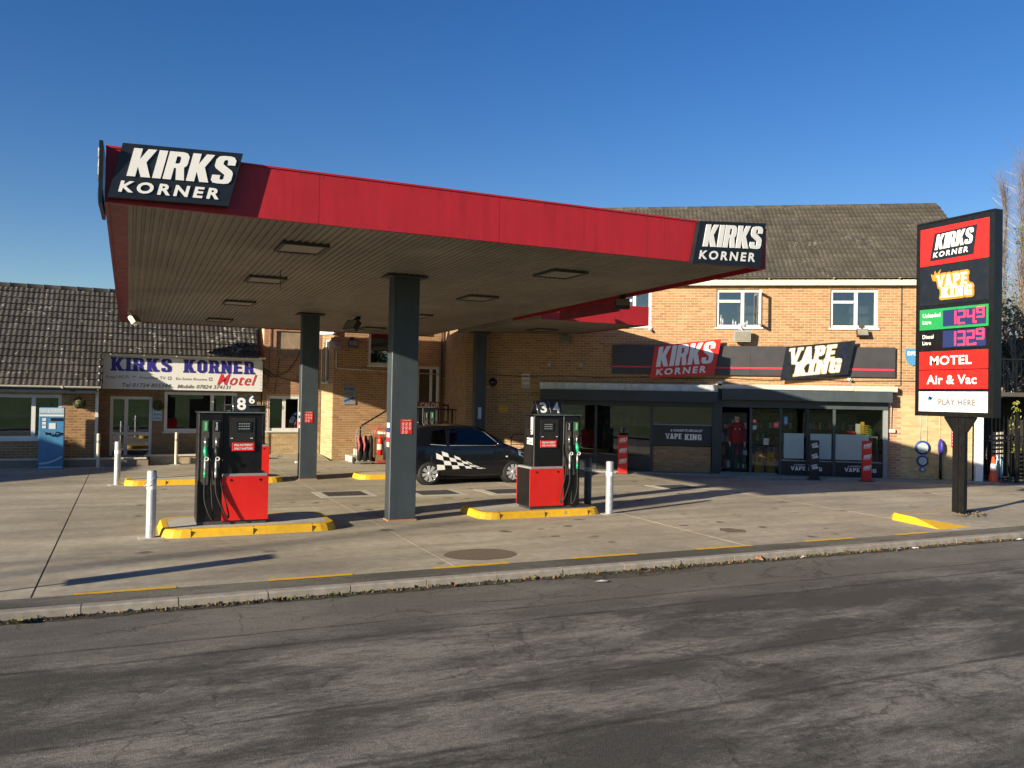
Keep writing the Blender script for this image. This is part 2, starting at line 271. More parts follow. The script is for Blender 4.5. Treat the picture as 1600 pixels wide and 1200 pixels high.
# ------------------------------------------------------------------ mesh helpers
class MB:
    def __init__(s): s.v = []; s.f = []; s.m = []; s.sm = []
    def poly(s, pts, mi=0, smooth=False):
        n = len(s.v); s.v += [tuple(p) for p in pts]; s.f.append(tuple(range(n, n+len(pts)))); s.m.append(mi); s.sm.append(smooth)
    def faces(s, vs, fs, mi=0, smooth=False):
        n = len(s.v); s.v += [tuple(p) for p in vs]
        for f in fs: s.f.append(tuple(n+i for i in f)); s.m.append(mi); s.sm.append(smooth)
    def box(s, x0, x1, y0, y1, z0, z1, mi=0, mat=None):
        vs = [V((x, y, z)) for z in (z0, z1) for y in (y0, y1) for x in (x0, x1)]
        if mat: vs = [mat @ p for p in vs]
        s.faces(vs, [(0, 2, 3, 1), (4, 5, 7, 6), (0, 1, 5, 4), (2, 6, 7, 3), (0, 4, 6, 2), (1, 3, 7, 5)], mi); return s
    def cbox(s, x0, x1, y0, y1, z0, z1, c=.01, mi=0):
        """box with chamfered vertical edges and top"""
        o = [(x0+c, y0), (x1-c, y0), (x1, y0+c), (x1, y1-c), (x1-c, y1), (x0+c, y1), (x0, y1-c), (x0, y0+c)]
        cx, cy = (x0+x1)/2, (y0+y1)/2; k = 1-2*c/max(1e-6, min(x1-x0, y1-y0))
        top = [(cx+(x-cx)*(1-2*c/(x1-x0)), cy+(y-cy)*(1-2*c/(y1-y0))) for x, y in o]
        vs = [(x, y, z0) for x, y in o]+[(x, y, z1-c) for x, y in o]+[(x, y, z1) for x, y in top]
        fs = [tuple(range(7, -1, -1)), tuple(range(16, 24))]
        for r_ in (0, 8):
            for i in range(8): j = (i+1) % 8; fs.append((r_+i, r_+j, r_+8+j, r_+8+i))
        s.faces(vs, fs, mi); return s
    def prism(s, pts, z0, z1, mi=0, inset=0):
        n = len(pts); cx = sum(p[0] for p in pts)/n; cy = sum(p[1] for p in pts)/n
        tp = []
        for x, y in pts:
            d = V((cx-x, cy-y)); d = d.normalized()*inset if d.length else d; tp.append((x+d[0], y+d[1]))
        vs = [(x, y, z0) for x, y in pts]+[(x, y, z1) for x, y in tp]
        s.faces(vs, [tuple(range(n-1, -1, -1)), tuple(range(n, 2*n))]+[(i, (i+1) % n, n+(i+1) % n, n+i) for i in range(n)], mi); return s
    def cyl(s, p0, p1, r0, r1=None, n=12, mi=0, smooth=True, caps=True):
        p0, p1 = V(p0), V(p1); r1 = r0 if r1 is None else r1; d = (p1-p0).normalized()
        a = d.orthogonal().normalized(); b = d.cross(a)
        vs = []
        for p, r in ((p0, r0), (p1, r1)):
            for i in range(n): t = 2*math.pi*i/n; vs.append(p+a*(r*math.cos(t))+b*(r*math.sin(t)))
        s.faces(vs, [(i, (i+1) % n, n+(i+1) % n, n+i) for i in range(n)], mi, smooth)
        if caps: s.faces(vs, [tuple(range(n-1, -1, -1)), tuple(range(n, 2*n))], mi)
        return s
    def tube(s, pts, r, n=8, mi=0):
        pts = [V(p) for p in pts]; vs = []; prev = None
        for i, p in enumerate(pts):
            d = (pts[min(i+1, len(pts)-1)]-pts[max(i-1, 0)]).normalized()
            a = d.orthogonal().normalized() if prev is None else (prev-d*prev.dot(d)).normalized()
            prev = a; b = d.cross(a); rr = r[i] if hasattr(r, '__len__') else r
            for k in range(n): t = 2*math.pi*k/n; vs.append(p+a*(rr*math.cos(t))+b*(rr*math.sin(t)))
        fs = []
        for i in range(len(pts)-1):
            for k in range(n): j = (k+1) % n; fs.append((i*n+k, i*n+j, (i+1)*n+j, (i+1)*n+k))
        s.faces(vs, fs, mi, True); m = len(vs)
        s.faces(vs, [tuple(range(n-1, -1, -1)), tuple(range(m-n, m))], mi); return s
    def lathe(s, prof, c, axis='z', n=20, mi=0, smooth=True):
        c = V(c); vs = []
        for r, h in prof:
            for i in range(n):
                t = 2*math.pi*i/n; x, y = r*math.cos(t), r*math.sin(t)
                vs.append(c+(V((x, y, h)) if axis == 'z' else V((x, h, y)) if axis == 'y' else V((h, x, y))))
        fs = [(k*n+i, k*n+(i+1) % n, (k+1)*n+(i+1) % n, (k+1)*n+i) for k in range(len(prof)-1) for i in range(n)]
        s.faces(vs, fs, mi, smooth); return s
    def sphere(s, c, r, n=12, m=8, mi=0, sq=(1, 1, 1)):
        prof = []
        c = V(c); vs = []; fs = []
        for k in range(m+1):
            ph = math.pi*k/m
            for i in range(n):
                t = 2*math.pi*i/n; vs.append(c+V((r*sq[0]*math.sin(ph)*math.cos(t), r*sq[1]*math.sin(ph)*math.sin(t), r*sq[2]*math.cos(ph))))
        for k in range(m):
            for i in range(n): fs.append((k*n+i, (k+1)*n+i, (k+1)*n+(i+1) % n, k*n+(i+1) % n))
        s.faces(vs, fs, mi, True); return s
    def mesh(s, name, mats):
        me = bpy.data.meshes.new(name); me.from_pydata(s.v, [], s.f)
        if not isinstance(mats, (list, tuple)): mats = [mats]
        for m in mats: me.materials.append(M[m] if isinstance(m, str) else m)
        me.polygons.foreach_set('material_index', s.m); me.polygons.foreach_set('use_smooth', s.sm)
        bm = bmesh.new(); bm.from_mesh(me); bmesh.ops.remove_doubles(bm, verts=bm.verts, dist=1e-5) if len(s.v) < 4000 else None
        bmesh.ops.recalc_face_normals(bm, faces=bm.faces) if len(s.v) < 4000 else None
        bm.to_mesh(me); bm.free(); me.update(); return me
    def build(s, name, mats, parent=None, **kw):
        o = bpy.data.objects.new(name, s.mesh(name, mats)); COL.objects.link(o)
        if parent: o.parent = parent
        return tag(o, **kw)
def tag(o, label=None, cat=None, group=None, kind=None):
    if label: o['label'] = label
    if cat: o['category'] = cat
    if group: o['group'] = group
    if kind: o['kind'] = kind
    return o
def thing(name, label, cat, loc=(0, 0, 0), rz=0, group=None, kind=None):
    o = bpy.data.objects.new(name, None); COL.objects.link(o); o.location = loc; o.rotation_euler = (0, 0, rz); o.empty_display_size = .2
    return tag(o, label, cat, group, kind)
def shoproot(name, label, cat, s=0, z=0, off=0, group=None):
    p = SA+SD*s+SN*off; return thing(name, label, cat, (p.x, p.y, z), -SHA, group)
def copy_tree(o, parent=None):
    c = o.copy(); COL.objects.link(c)
    if parent: c.parent = parent
    for ch in list(o.children): copy_tree(ch, c)
    return c
def quick(name, mats, label, cat, loc=(0, 0, 0), rz=0, group=None, kind=None):
    """returns (MB, finisher) for a one-mesh thing"""
    mb = MB()
    def fin():
        o = mb.build(name, mats, None, label=label, cat=cat, group=group, kind=kind); o.location = loc; o.rotation_euler = (0, 0, rz); return o
    return mb, fin

# ---- lettering
GL = {
 'K': (.66, [[(0, 0), (.24, 0), (.24, .36), (.40, 0), (.66, 0), (.44, .53), (.64, 1), (.40, 1), (.24, .62), (.24, 1), (0, 1)]], []),
 'I': (.24, [[(0, 0), (.24, 0), (.24, 1), (0, 1)]], []),
 'R': (.62, [[(0, 0), (.24, 0), (.24, .42), (.30, .42), (.38, 0), (.62, 0), (.52, .46), (.58, .52), (.6, .6), (.6, .85), (.52, .97), (.4, 1), (0, 1)], [(.24, .58), (.24, .84), (.33, .84), (.37, .80), (.37, .62), (.33, .58)]], []),
 'S': (.6, [[(0, .3), (0, .12), (.08, .02), (.2, 0), (.42, 0), (.54, .03), (.6, .14), (.6, .38), (.55, .48), (.24, .70), (.24, .82), (.28, .86), (.34, .86), (.37, .82), (.37, .68), (.6, .68), (.6, .86), (.52, .97), (.4, 1), (.2, 1), (.07, .97), (0, .86), (0, .64), (.06, .54), (.36, .33), (.36, .18), (.32, .14), (.27, .14), (.24, .18), (.24, .3)]], []),
 'V': (.66, [[(0, 1), (.23, 0), (.45, 0), (.68, 1), (.49, 1), (.34, .26), (.19, 1)]], []),
 'A': (.66, [[(0, 0), (.2, 1), (.46, 1), (.66, 0), (.42, 0), (.39, .16), (.27, .16), (.24, 0)], [(.295, .34), (.33, .66), (.365, .34)]], []),
 'P': (.6, [[(0, 0), (.24, 0), (.24, .38), (.42, .38), (.54, .44), (.6, .54), (.6, .84), (.53, .96), (.4, 1), (0, 1)], [(.24, .56), (.24, .82), (.33, .82), (.37, .78), (.37, .60), (.33, .56)]], []),
 'E': (.56, [[(0, 0), (.56, 0), (.56, .2), (.24, .2), (.24, .41), (.5, .41), (.5, .59), (.24, .59), (.24, .8), (.56, .8), (.56, 1), (0, 1)]], []),
 'N': (.64, [[(0, 0), (.22, 0), (.22, .5), (.42, 0), (.64, 0), (.64, 1), (.42, 1), (.42, .5), (.22, 1), (0, 1)]], []),
 'G': (.6, [[(.6, .54), (.6, 0), (.46, 0), (.43, .06), (.36, 0), (.2, 0), (.06, .05), (0, .16), (0, .84), (.07, .96), (.2, 1), (.42, 1), (.54, .96), (.6, .86), (.6, .66), (.37, .66), (.37, .8), (.33, .85), (.28, .85), (.24, .8), (.24, .2), (.28, .15), (.34, .15), (.37, .2), (.37, .38), (.3, .38), (.3, .54)]], []),
 'O': (.62, [[(.18, 0), (.44, 0), (.62, .16), (.62, .84), (.44, 1), (.18, 1), (0, .84), (0, .16)], [(.24, .24), (.24, .76), (.28, .82), (.34, .82), (.38, .76), (.38, .24), (.34, .18), (.28, .18)]], []),
}
SER = {'K': [(-.06, .30), (.38, .72, 0), (-.06, .30, 1), (.36, .70, 1)], 'I': [(-.07, .31), (-.07, .31, 1)], 'R': [(-.06, .30), (.38, .70), (-.06, .12, 1)],
       'N': [(-.06, .28), (-.06, .16, 1), (.36, .70, 1)], 'E': [(-.06, .1), (-.06, .1, 1)], 'V': [(-.10, .23, 1), (.45, .78, 1)], 'A': [(-.06, .27), (.39, .72)], 'P': [(-.06, .30), (-.06, .1, 1)]}
def glyph_polys(txt, slab=False, gap=.07):
    x = 0; polys = []
    for ch in txt:
        if ch == ' ': x += .42; continue
        wd, loops, _ = GL[ch]
        polys.append([[(x+a, b) for a, b in lp] for lp in loops])
        if slab:
            for q in SER.get(ch, []):
                a0, a1 = q[0], q[1]; top = len(q) > 2 and q[2] == 1; y0, y1 = (.86, 1.0) if top else (0, .14)
                polys.append([[(x+a0, y0), (x+a1, y0), (x+a1, y1), (x+a0, y1)]])
        x += wd+gap+(.09 if slab else 0)
    return polys, x-gap
def bl(q, u, v):
    a, b, c, d = q; return a*((1-u)*(1-v))+b*(u*(1-v))+c*(u*v)+d*((1-u)*v)
def sub(q, u0, v0, u1, v1): return [bl(q, u0, v0), bl(q, u1, v0), bl(q, u1, v1), bl(q, u0, v1)]
def block_text(mb, txt, quad, nrm, d0, d1, mi=0, slab=False, gap=.07, shift=(0, 0)):
    polys, wd = glyph_polys(txt, slab, gap); nrm = V(nrm); k = 0
    for loops in polys:
        k += 1; dd = d1+(k % 5)*.0004 if slab else d1
        pts = [p for lp in loops for p in lp]
        P = [bl(quad, (x/wd)+shift[0], y+shift[1]) for x, y in pts]
        tri = tessellate_polygon([[V((x, y, 0)) for x, y in lp] for lp in loops])
        mb.faces([p+nrm*dd for p in P], tri, mi)
        n = 0
        for lp in loops:
            L = len(lp)
            for i in range(L):
                a, b = P[n+i], P[n+(i+1) % L]; mb.poly([a+nrm*d0, b+nrm*d0, b+nrm*dd, a+nrm*dd], mi)
            n += L
_tc = {}
def font_mesh(txt, bold, shear, sp=1.0):
    k = (txt, bold, shear, sp)
    if k in _tc: return _tc[k]
    cu = bpy.data.curves.new('lettering', 'FONT'); cu.body = txt; cu.offset = bold; cu.shear = shear; cu.space_character = sp+bold*2.2; cu.resolution_u = 3
    ob = bpy.data.objects.new('lettering', cu); COL.objects.link(ob); bpy.context.view_layer.update()
    dg = bpy.context.evaluated_depsgraph_get(); me = bpy.data.meshes.new_from_object(ob.evaluated_get(dg))
    vs = [v.co.copy() for v in me.vertices]; fs = [tuple(p.vertices) for p in me.polygons]
    bpy.data.objects.remove(ob); bpy.data.curves.remove(cu); bpy.data.meshes.remove(me)
    x0 = min(v.x for v in vs); x1 = max(v.x for v in vs); y0 = min(v.y for v in vs); y1 = max(v.y for v in vs)
    r = ([((v.x-x0)/(x1-x0), (v.y-y0)/(y1-y0)) for v in vs], fs); _tc[k] = r; return r
def font_text(mb, txt, quad, nrm, d, mi=0, bold=.02, shear=0.0, sp=1.0):
    uv, fs = font_mesh(txt, bold, shear, sp); nrm = V(nrm)
    mb.faces([bl(quad, u, v)+nrm*d for u, v in uv], fs, mi)
def rect(o, U, W, u0, u1, v0, v1):
    o, U, W = V(o), V(U), V(W); return [o+U*u0+W*v0, o+U*u1+W*v0, o+U*u1+W*v1, o+U*u0+W*v1]
def XZ(x0, x1, z0, z1, y): return [V((x0, y, z0)), V((x1, y, z0)), V((x1, y, z1)), V((x0, y, z1))]
FN = V((0, -1, 0))
def slab_panel(mb, q, nrm, th, mi=0):
    nrm = V(nrm); b = [p-nrm*th for p in q]
    mb.faces(list(q)+b, [(0, 1, 2, 3), (7, 6, 5, 4), (0, 4, 5, 1), (1, 5, 6, 2), (2, 6, 7, 3), (3, 7, 4, 0)], mi)

# ---- walls with bricks
def wall_rects(x0, x1, z0, z1, holes):
    xs = sorted({x0, x1, *[min(max(h[i], x0), x1) for h in holes for i in (0, 1)]}); zs = sorted({z0, z1, *[min(max(h[i], z0), z1) for h in holes for i in (2, 3)]})
    r = []
    for xa, xb in zip(xs, xs[1:]):
        for za, zb in zip(zs, zs[1:]):
            if xb-xa < 1e-4 or zb-za < 1e-4: continue
            cx, cz = (xa+xb)/2, (za+zb)/2
            if not any(h[0] < cx < h[1] and h[2] < cz < h[3] for h in holes): r.append((xa, xb, za, zb))
    return r
def brick_wall(parent, O, U, N, x0, x1, z0, z1, holes, mats, zones=None, nparts=300, th=.22, mortar='mortar', wallname='wall', vis=None):
    """O,U,N in parent space; N outward. bricks stand proud of a mortar wall."""
    O, U, N = V(O), V(U), V(N); Z = V((0, 0, 1)); mb = MB()
    def P(x, z, n): return O+U*x+Z*z+N*n
    for xa, xb, za, zb in wall_rects(x0, x1, z0, z1, holes):
        mb.faces([P(xa, za, 0), P(xb, za, 0), P(xb, zb, 0), P(xa, zb, 0)], [(0, 1, 2, 3)])
        mb.faces([P(xa, za, -th), P(xb, za, -th), P(xb, zb, -th), P(xa, zb, -th)], [(3, 2, 1, 0)])
    edges = [(x0, x1, z0, z1)]+[(max(h[0], x0), min(h[1], x1), max(h[2], z0), min(h[3], z1)) for h in holes]
    for a, b, c, d in edges:
        for p, q in (((a, c), (b, c)), ((b, c), (b, d)), ((b, d), (a, d)), ((a, d), (a, c))):
            mb.poly([P(*p, 0), P(*q, 0), P(*q, -th), P(*p, -th)])
    wall = mb.build(wallname, mortar, parent)
    BL, BH, J = .213, .063, .013; cx = []
    row = 0; z = z0+J/2
    while z+BH*.5 < z1:
        zb = min(z+BH, z1); iv = [(x0, x1)]
        for h in holes:
            if h[2] < zb-.005 and h[3] > z+.005:
                niv = []
                for a, b in iv:
                    if h[1] <= a or h[0] >= b: niv.append((a, b)); continue
                    if h[0] > a: niv.append((a, h[0]))
                    if h[1] < b: niv.append((h[1], b))
                iv = niv
        for a, b in iv:
            x = math.floor((a-x0)/(BL+J))*(BL+J)+x0-((BL+J)/2 if row % 2 else 0)
            while x < b:
                xa, xb = max(x, a+J*.3), min(x+BL, b-J*.3)
                if xb-xa > .03: cx.append((xa, xb, z, zb))
                x += BL+J
        z += BH+J; row += 1
    mw = parent.matrix_basis
    def vcost(c):
        p = mw @ P((c[0]+c[1])/2, (c[2]+c[3])/2, 0); k = 0
        if vis and not vis((c[0]+c[1])/2, (c[2]+c[3])/2): k = 1000
        if c[1]-c[0] < .2 or c[3]-c[2] < .06: k += 500
        return (p-CC).length+k
    cx.sort(key=vcost)
    def brick(mb, xa, xb, za, zb, mi, loc=None):
        d = .0035+random.uniform(-.001, .002); e = .002
        vs = [P(xa, za, -.01), P(xb, za, -.01), P(xb, zb, -.01), P(xa, zb, -.01), P(xa+e, za+e, d), P(xb-e, za+e, d), P(xb-e, zb-e, d), P(xa+e, zb-e, d)]
        if loc: vs = [v-loc for v in vs]
        mb.faces(vs, [(4, 5, 6, 7), (0, 1, 5, 4), (1, 2, 6, 5), (2, 3, 7, 6), (3, 0, 4, 7)], mi)
    def zone(c):
        if zones:
            for zx0, zx1, zz0, zz1, mi in zones:
                if zx0 <= (c[0]+c[1])/2 < zx1 and zz0 <= (c[2]+c[3])/2 < zz1: return mi
        return 0
    if not isinstance(mats, (list, tuple)): mats = [mats]
    proto = {}
    for c in cx[:nparts]:
        mi = zone(c); loc = P((c[0]+c[1])/2, (c[2]+c[3])/2, 0)
        full = abs(c[1]-c[0]-BL) < 1e-4 and abs(c[3]-c[2]-BH) < 1e-4
        if full and mi in proto and len(proto[mi]) >= 6: me = random.choice(proto[mi])
        else:
            b = MB(); brick(b, *c, 0, loc); me = b.mesh('brick', mats[mi])
            if full: proto.setdefault(mi, []).append(me)
        o = bpy.data.objects.new('brick', me); COL.objects.link(o); o.parent = wall; o.location = loc
    rest = MB()
    for c in cx[nparts:]: brick(rest, *c, zone(c))
    if rest.f: rest.build('brickwork', mats, wall, kind='stuff')
    return wall

def tile_roof(parent, O, U, Wv, ncol, nrow, tw, gauge, mat, skip=None, nparts=300, extra=None):
    """O eave-left corner, U along eave, Wv up slope (unit)."""
    O, U, Wv = V(O), V(U).normalized(), V(Wv).normalized(); N = U.cross(Wv).normalized()
    if N.z < 0: N = -N
    # deck
    L = ncol*tw; H = nrow*gauge
    def tmesh(k):
        rnd = random.Random(k); b = MB(); seg = 12; pts = []
        for r_, (y, lift) in enumerate(((-.035, .052), (gauge*1.0, .004))):
            for i in range(seg+1):
                x = tw*i/seg; ph = (i/seg*2) % 1.0; h = .017*max(0, math.sin(math.pi*min(1, ph/.72)))**.7 if ph < .72 else 0
                pts.append(U*x+Wv*y+N*(lift+h+rnd.uniform(-.0015, .0015)))
        vs = pts+[p-N*.05 for p in pts[:seg+1]]
        n = seg+1
        fs = [(i, i+1, n+i+1, n+i) for i in range(seg)]+[(2*n+i, 2*n+i+1, i+1, i) for i in range(seg)]
        fs += [(0, n, 2*n), (seg, 2*n+seg, n+seg)]
        b.faces(vs, fs, 0, False); return b
    protos = [tmesh(k) for k in range(5)]; pm = [p.mesh('tile', mat) for p in protos]
    cells = []
    mw = parent.matrix_basis
    for r_ in range(nrow):
        for c in range(ncol):
            if skip and skip(c, r_): continue
            p = O+U*(c*tw)+Wv*(r_*gauge); cells.append(((mw @ p-CC).length+(1000 if extra and not extra(c, r_) else 0), p))
    cells.sort(key=lambda e: e[0])
    roofm = MB(); 
    for _, p in cells:
        q = [p, p+U*tw, p+U*tw+Wv*gauge, p+Wv*gauge]; roofm.poly([x-N*.01 for x in q]); 
    roof = roofm.build('roof', 'dark', parent)
    for i, (_, p) in enumerate(cells[:nparts]):
        o = bpy.data.objects.new('tile', random.choice(pm)); COL.objects.link(o); o.parent = roof
        o.location = p+N*random.uniform(-.003, .004)+U*random.uniform(-.004, .004)
    rest = MB()
    for _, p in cells[nparts:]:
        pr = random.choice(protos); j = p+N*random.uniform(-.003, .004)+U*random.uniform(-.004, .004)
        rest.faces([V(v)+j for v in pr.v], pr.f, 0)
    if rest.f: rest.build('tiling', mat, roof, kind='stuff')
    return roof

def window(parent, O, U, N, x0, x1, z0, z1, bars_x=(), bars_z=(), fr=.06, depth=.06, mat='upvc', glass='glass', sill=True, back=True, setb=.05):
    """white framed window: frame part with pane sub-parts. bars: list of (pos, a, b)"""
    O, U, N = V(O), V(U), V(N); Z = V((0, 0, 1))
    def bx(mb, a, b, c, d, n0, n1):
        vs = [O+U*x+Z*z+N*n for n in (n0, n1) for z in (c, d) for x in (a, b)]
        mb.faces(vs, [(0, 2, 3, 1), (4, 5, 7, 6), (0, 1, 5, 4), (2, 6, 7, 3), (0, 4, 6, 2), (1, 3, 7, 5)])
    n0, n1 = -setb-depth, -setb+.0
    f = MB(); bx(f, x0, x0+fr, z0, z1, n0, n1); bx(f, x1-fr, x1, z0, z1, n0, n1)
    bx(f, x0+fr, x1-fr, z0, z0+fr, n0, n1); bx(f, x0+fr, x1-fr, z1-fr, z1, n0, n1)
    for p, a, b in bars_x: bx(f, p-fr*.6, p+fr*.6, a+fr*.9, b-fr*.9, n0+.005, n1-.004)
    for p, a, b in bars_z: bx(f, a+fr*.9, b-fr*.9, p-fr*.5, p+fr*.5, n0+.008, n1-.007)
    fo = f.build('window_frame', mat, parent)
    g = MB(); bx(g, x0+fr*.5, x1-fr*.5, z0+fr*.5, z1-fr*.5, -setb-depth*.55-.006, -setb-depth*.55); g.build('pane', glass, fo)
    if sill:
        s_ = MB(); bx(s_, x0-.04, x1+.04, z0-.05, z0-.002, -setb-.02, .05); s_.build('sill', mat, fo)
    if back:
        k = MB(); vs = [O+U*x+Z*z-N*n for n in (.24, .9) for z in (z0-.1, z1+.1) for x in (x0-.1, x1+.1)]
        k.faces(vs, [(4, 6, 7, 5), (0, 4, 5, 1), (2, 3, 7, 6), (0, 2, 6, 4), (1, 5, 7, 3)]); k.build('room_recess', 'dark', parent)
    return fo

# ================================================================== THE SETTING
def quadstruct(name, mat, x0, x1, y0, y1, z, parent=None, kind='structure'):
    mb = MB(); mb.poly([(x0, y0, z), (x1, y0, z), (x1, y1, z), (x0, y1, z)]); return mb.build(name, mat, parent, kind=kind)
quadstruct('ground', 'strip', -900, 900, -900, 1500, -.16)
quadstruct('road', 'asphalt', -120, 140, 2.4, 9.48, -.10)
quadstruct('footway', 'strip', -60, 90, 9.60, 10.06, -.002)
# forecourt: cast slabs with open joints
fc = thing('forecourt', None, None, kind='structure')
quadstruct('joint_fill', 'iron', -30, 45, 10.0, 34, -.012, fc, None)
xs = [-29.3, -24.55, -19.8, -15.05, -10.3, -5.6, -.88, 3.85, 8.58, 13.3, 18.05, 22.8, 27.5, 32.3, 37]
ys = [10.05, 21.35, 33.5]
for i in range(len(xs)-1):
    for j in range(2):
        g = .008 if (i, j) != (5, 0) else .012
        mb = MB(); mb.box(xs[i]+g, xs[i+1]-g, ys[j]+g, ys[j+1]-g, -.08, 0); mb.build('concrete_slab', 'concrete', fc)
mb = MB()
for a, b in [(-.49, .53), (1.52, 2.52), (3.56, 4.60), (5.56, 6.60), (7.63, 8.65), (9.71, 10.75), (11.7, 12.45), (-2.5, -1.5), (-4.5, -3.5)]:
    q = MB(); n = 10
    for k in range(n):
        x0, x1 = a+(b-a)*k/n, a+(b-a)*(k+1)/n
        q.poly([(x0, 10.01+.006*math.sin(k*1.7), .004), (x1, 10.01+.006*math.sin(k*1.7+1.7), .004), (x1, 10.105+.004*math.cos(k*2.1+2.1), .004), (x0, 10.105+.004*math.cos(k*2.1), .004)])
    q.build('yellow_dash', 'yellow', fc)
# round gritty patch and small tarmac scuffs
mb = MB(); mb.poly([(4.48+.52*math.cos(t/20*math.pi)*(1+.02*math.sin(t*3)), 10.74+.40*math.sin(t/20*math.pi)*(1+.03*math.sin(t*5)), .004) for t in range(40)]); mb.build('round_patch', 'patch', fc)
st_r = random.Random(12)
def blot(name, mat, px, py, rx, ry, z=.003, par=fc, zz=0):
    p = G(px, py, zz); mb = MB(); mb.poly([(p.x+rx*math.cos(t/12*math.pi)*st_r.uniform(.8, 1.15), p.y+ry*math.sin(t/12*math.pi)*st_r.uniform(.75, 1.2), zz+z) for t in range(24)]); return mb.build(name, mat, par)
blot('dark_stain', 'patch', 1145, 829, .22, .24)
for px, py, rx, ry in ((887, 822, .10, .07), (868, 838, .09, .05), (845, 827, .06, .04), (1068, 821, .1, .06), (835, 788, .1, .05), (1290, 826, .06, .04), (700, 778, .12, .07), (730, 779, .07, .05), (575, 771, .05, .05), (930, 838, .07, .05), (955, 847, .06, .05), (905, 812, .12, .05)): blot('oil_spot', 'oil', px, py, rx, ry)
# kerb
kb = thing('kerb', None, None, kind='structure')
sx = -13.2; i = 0
while sx < 34:
    L = .915; mb = MB(); t = random.uniform(-.006, .006)
    pr = [(9.475+t, -.16), (9.478+t, -.012), (9.492+t, 0.002), (9.612, .002), (9.612, -.16)]
    x0, x1 = sx+.005, sx+L-.005
    vs = [(x0, y, z) for y, z in pr]+[(x1, y, z) for y, z in pr]
    mb.faces(vs, [(0, 1, 2, 3, 4), (9, 8, 7, 6, 5)]+[(k, k+5, (k+1) % 5+5, (k+1) % 5) for k in range(5)])
    mb.build('kerb_stone', 'stone', kb); sx += L
mb = MB(); mb.box(-60, 90, 9.49, 9.6, -.2, -.02); mb.build('kerb_bed', 'iron', kb)
# far side of the road, behind the camera: low verge and grass bank
kb2 = thing('far_kerb', None, None, kind='structure')
mb = MB(); mb.box(-60, 80, 2.28, 2.4, -.2, .0); mb.build('kerb_run', 'stone', kb2)
mb = MB(); prof = [(2.28, -.02), (1.2, .12), (.4, .5), (-.8, .62), (-5, .9), (-14, 3.0), (-26, 4.2), (-60, 4.6)]
X = [-90+6*i for i in range(32)]
for xa, xb in zip(X, X[1:]):
    for (ya, za), (yb, zb) in zip(prof, prof[1:]):
        w_ = lambda x, y, z: (x, y, z+(.35*math.sin(x*.13+y*.2) if y < -3 else 0))
        mb.poly([w_(xa, ya, za), w_(xb, ya, za), w_(xb, yb, zb), w_(xa, yb, zb)], 0, True)
mb.build('grass_bank', 'grass', None, kind='structure')

# gutter soil with weeds and leaf litter
mb = MB(); n = 260
for k in range(n):
    x0, x1 = -13+.13*k, -13+.13*(k+1); wa = .05+.05*abs(math.sin(k*.37))+.04*math.sin(k*1.3)**2; wb = .05+.05*abs(math.sin((k+1)*.37))+.04*math.sin((k+1)*1.3)**2
    mb.poly([(x0, 9.474-wa, -.096), (x1, 9.474-wb, -.096), (x1, 9.476, -.078), (x0, 9.476, -.078)])
mb.build('gutter_soil', 'soil', None, label='strip of wet dark soil in the gutter along the kerb', cat='soil', kind='stuff')
mb = MB()
for k in range(5200):
    x = random.uniform(-8, 22); y = 9.47-abs(random.gauss(0, .045)); s = random.uniform(.008, .03)
    if random.random() > .35+.65*abs(math.sin(x*1.1)*math.cos(x*.37)): continue
    a = random.uniform(0, 6.28); up = random.uniform(.2, 1.4); c = V((x, y, -.085))
    u = V((math.cos(a), math.sin(a), 0))*s; v_ = V((-math.sin(a)*.4, math.cos(a)*.4, up))*s
    mb.poly([c-u*.5, c+u*.5, c+u*.3+v_, c-u*.2+v_*1.1], 0 if random.random() < .6 else 1)
mb.build('gutter_weeds', ['weeds', 'leaf'], None, label='low scrappy weeds and leaf crumbs growing along the kerb face', cat='weeds', kind='stuff')
def leaf(x, y, s, z=-.088, lab=None):
    mb = MB(); rnd = random.Random(int(x*977)); pts = []
    for k in range(9):
        t = 2*math.pi*k/9; r = s*(.55+.45*abs(math.cos(t*2.5)))*(1+rnd.uniform(-.15, .15)); pts.append(V((r*math.cos(t), r*math.sin(t)*.8, .012+abs(math.cos(t))*s*.45+rnd.uniform(0, .01))))
    for k in range(9): mb.poly([V((0, 0, .012)), pts[k], pts[(k+1) % 9]])
    o = mb.build('dead_leaf', 'leaf', None, label=lab, cat='leaf', group='dead leaves in the gutter'); o.location = (x, y, z); o.rotation_euler = (rnd.uniform(-.3, .3), rnd.uniform(-.3, .3), rnd.uniform(0, 6)); return o
LL = ['large brown leaf standing up in the gutter below the right end of the yellow dashes', 'brown leaf in the gutter left of the totem island', 'flat reddish leaf in the gutter below the totem island tip', 'brown leaf in the gutter below the totem post, left of a pair', 'big brown leaf in the gutter below the totem post, right of a pair', 'brown leaf in the dark wet patch of the gutter, left of centre', 'small leaf in the wet patch of the gutter nearest the kerb', 'small leaf in the wet patch of the gutter lowest down', 'large leaf in the gutter at the far left edge', 'small leaf in the gutter below the second yellow dash', 'small leaf in the gutter just right of the second yellow dash', 'small leaf in the gutter below the round manhole patch', 'small leaf in the gutter right of the round manhole patch', 'tiny leaf in the gutter between the second and third yellow dashes', 'small leaf in the gutter beside the white paper scrap']
for px, py, s in [(1165, 872, .085), (1255, 850, .075), (1340, 853, .05), (1480, 846, .07), (1495, 843, .08), (1000, 893, .06), (1030, 888, .05), (1010, 897, .05), (28, 977, .09), (430, 938, .05), (520, 932, .05), (700, 912, .05), (825, 902, .05), (610, 925, .045), (945, 900, .05)]:
    p = G(px, py, -.1); leaf(p.x, min(p.y, 9.43), s, lab=LL.pop(0))
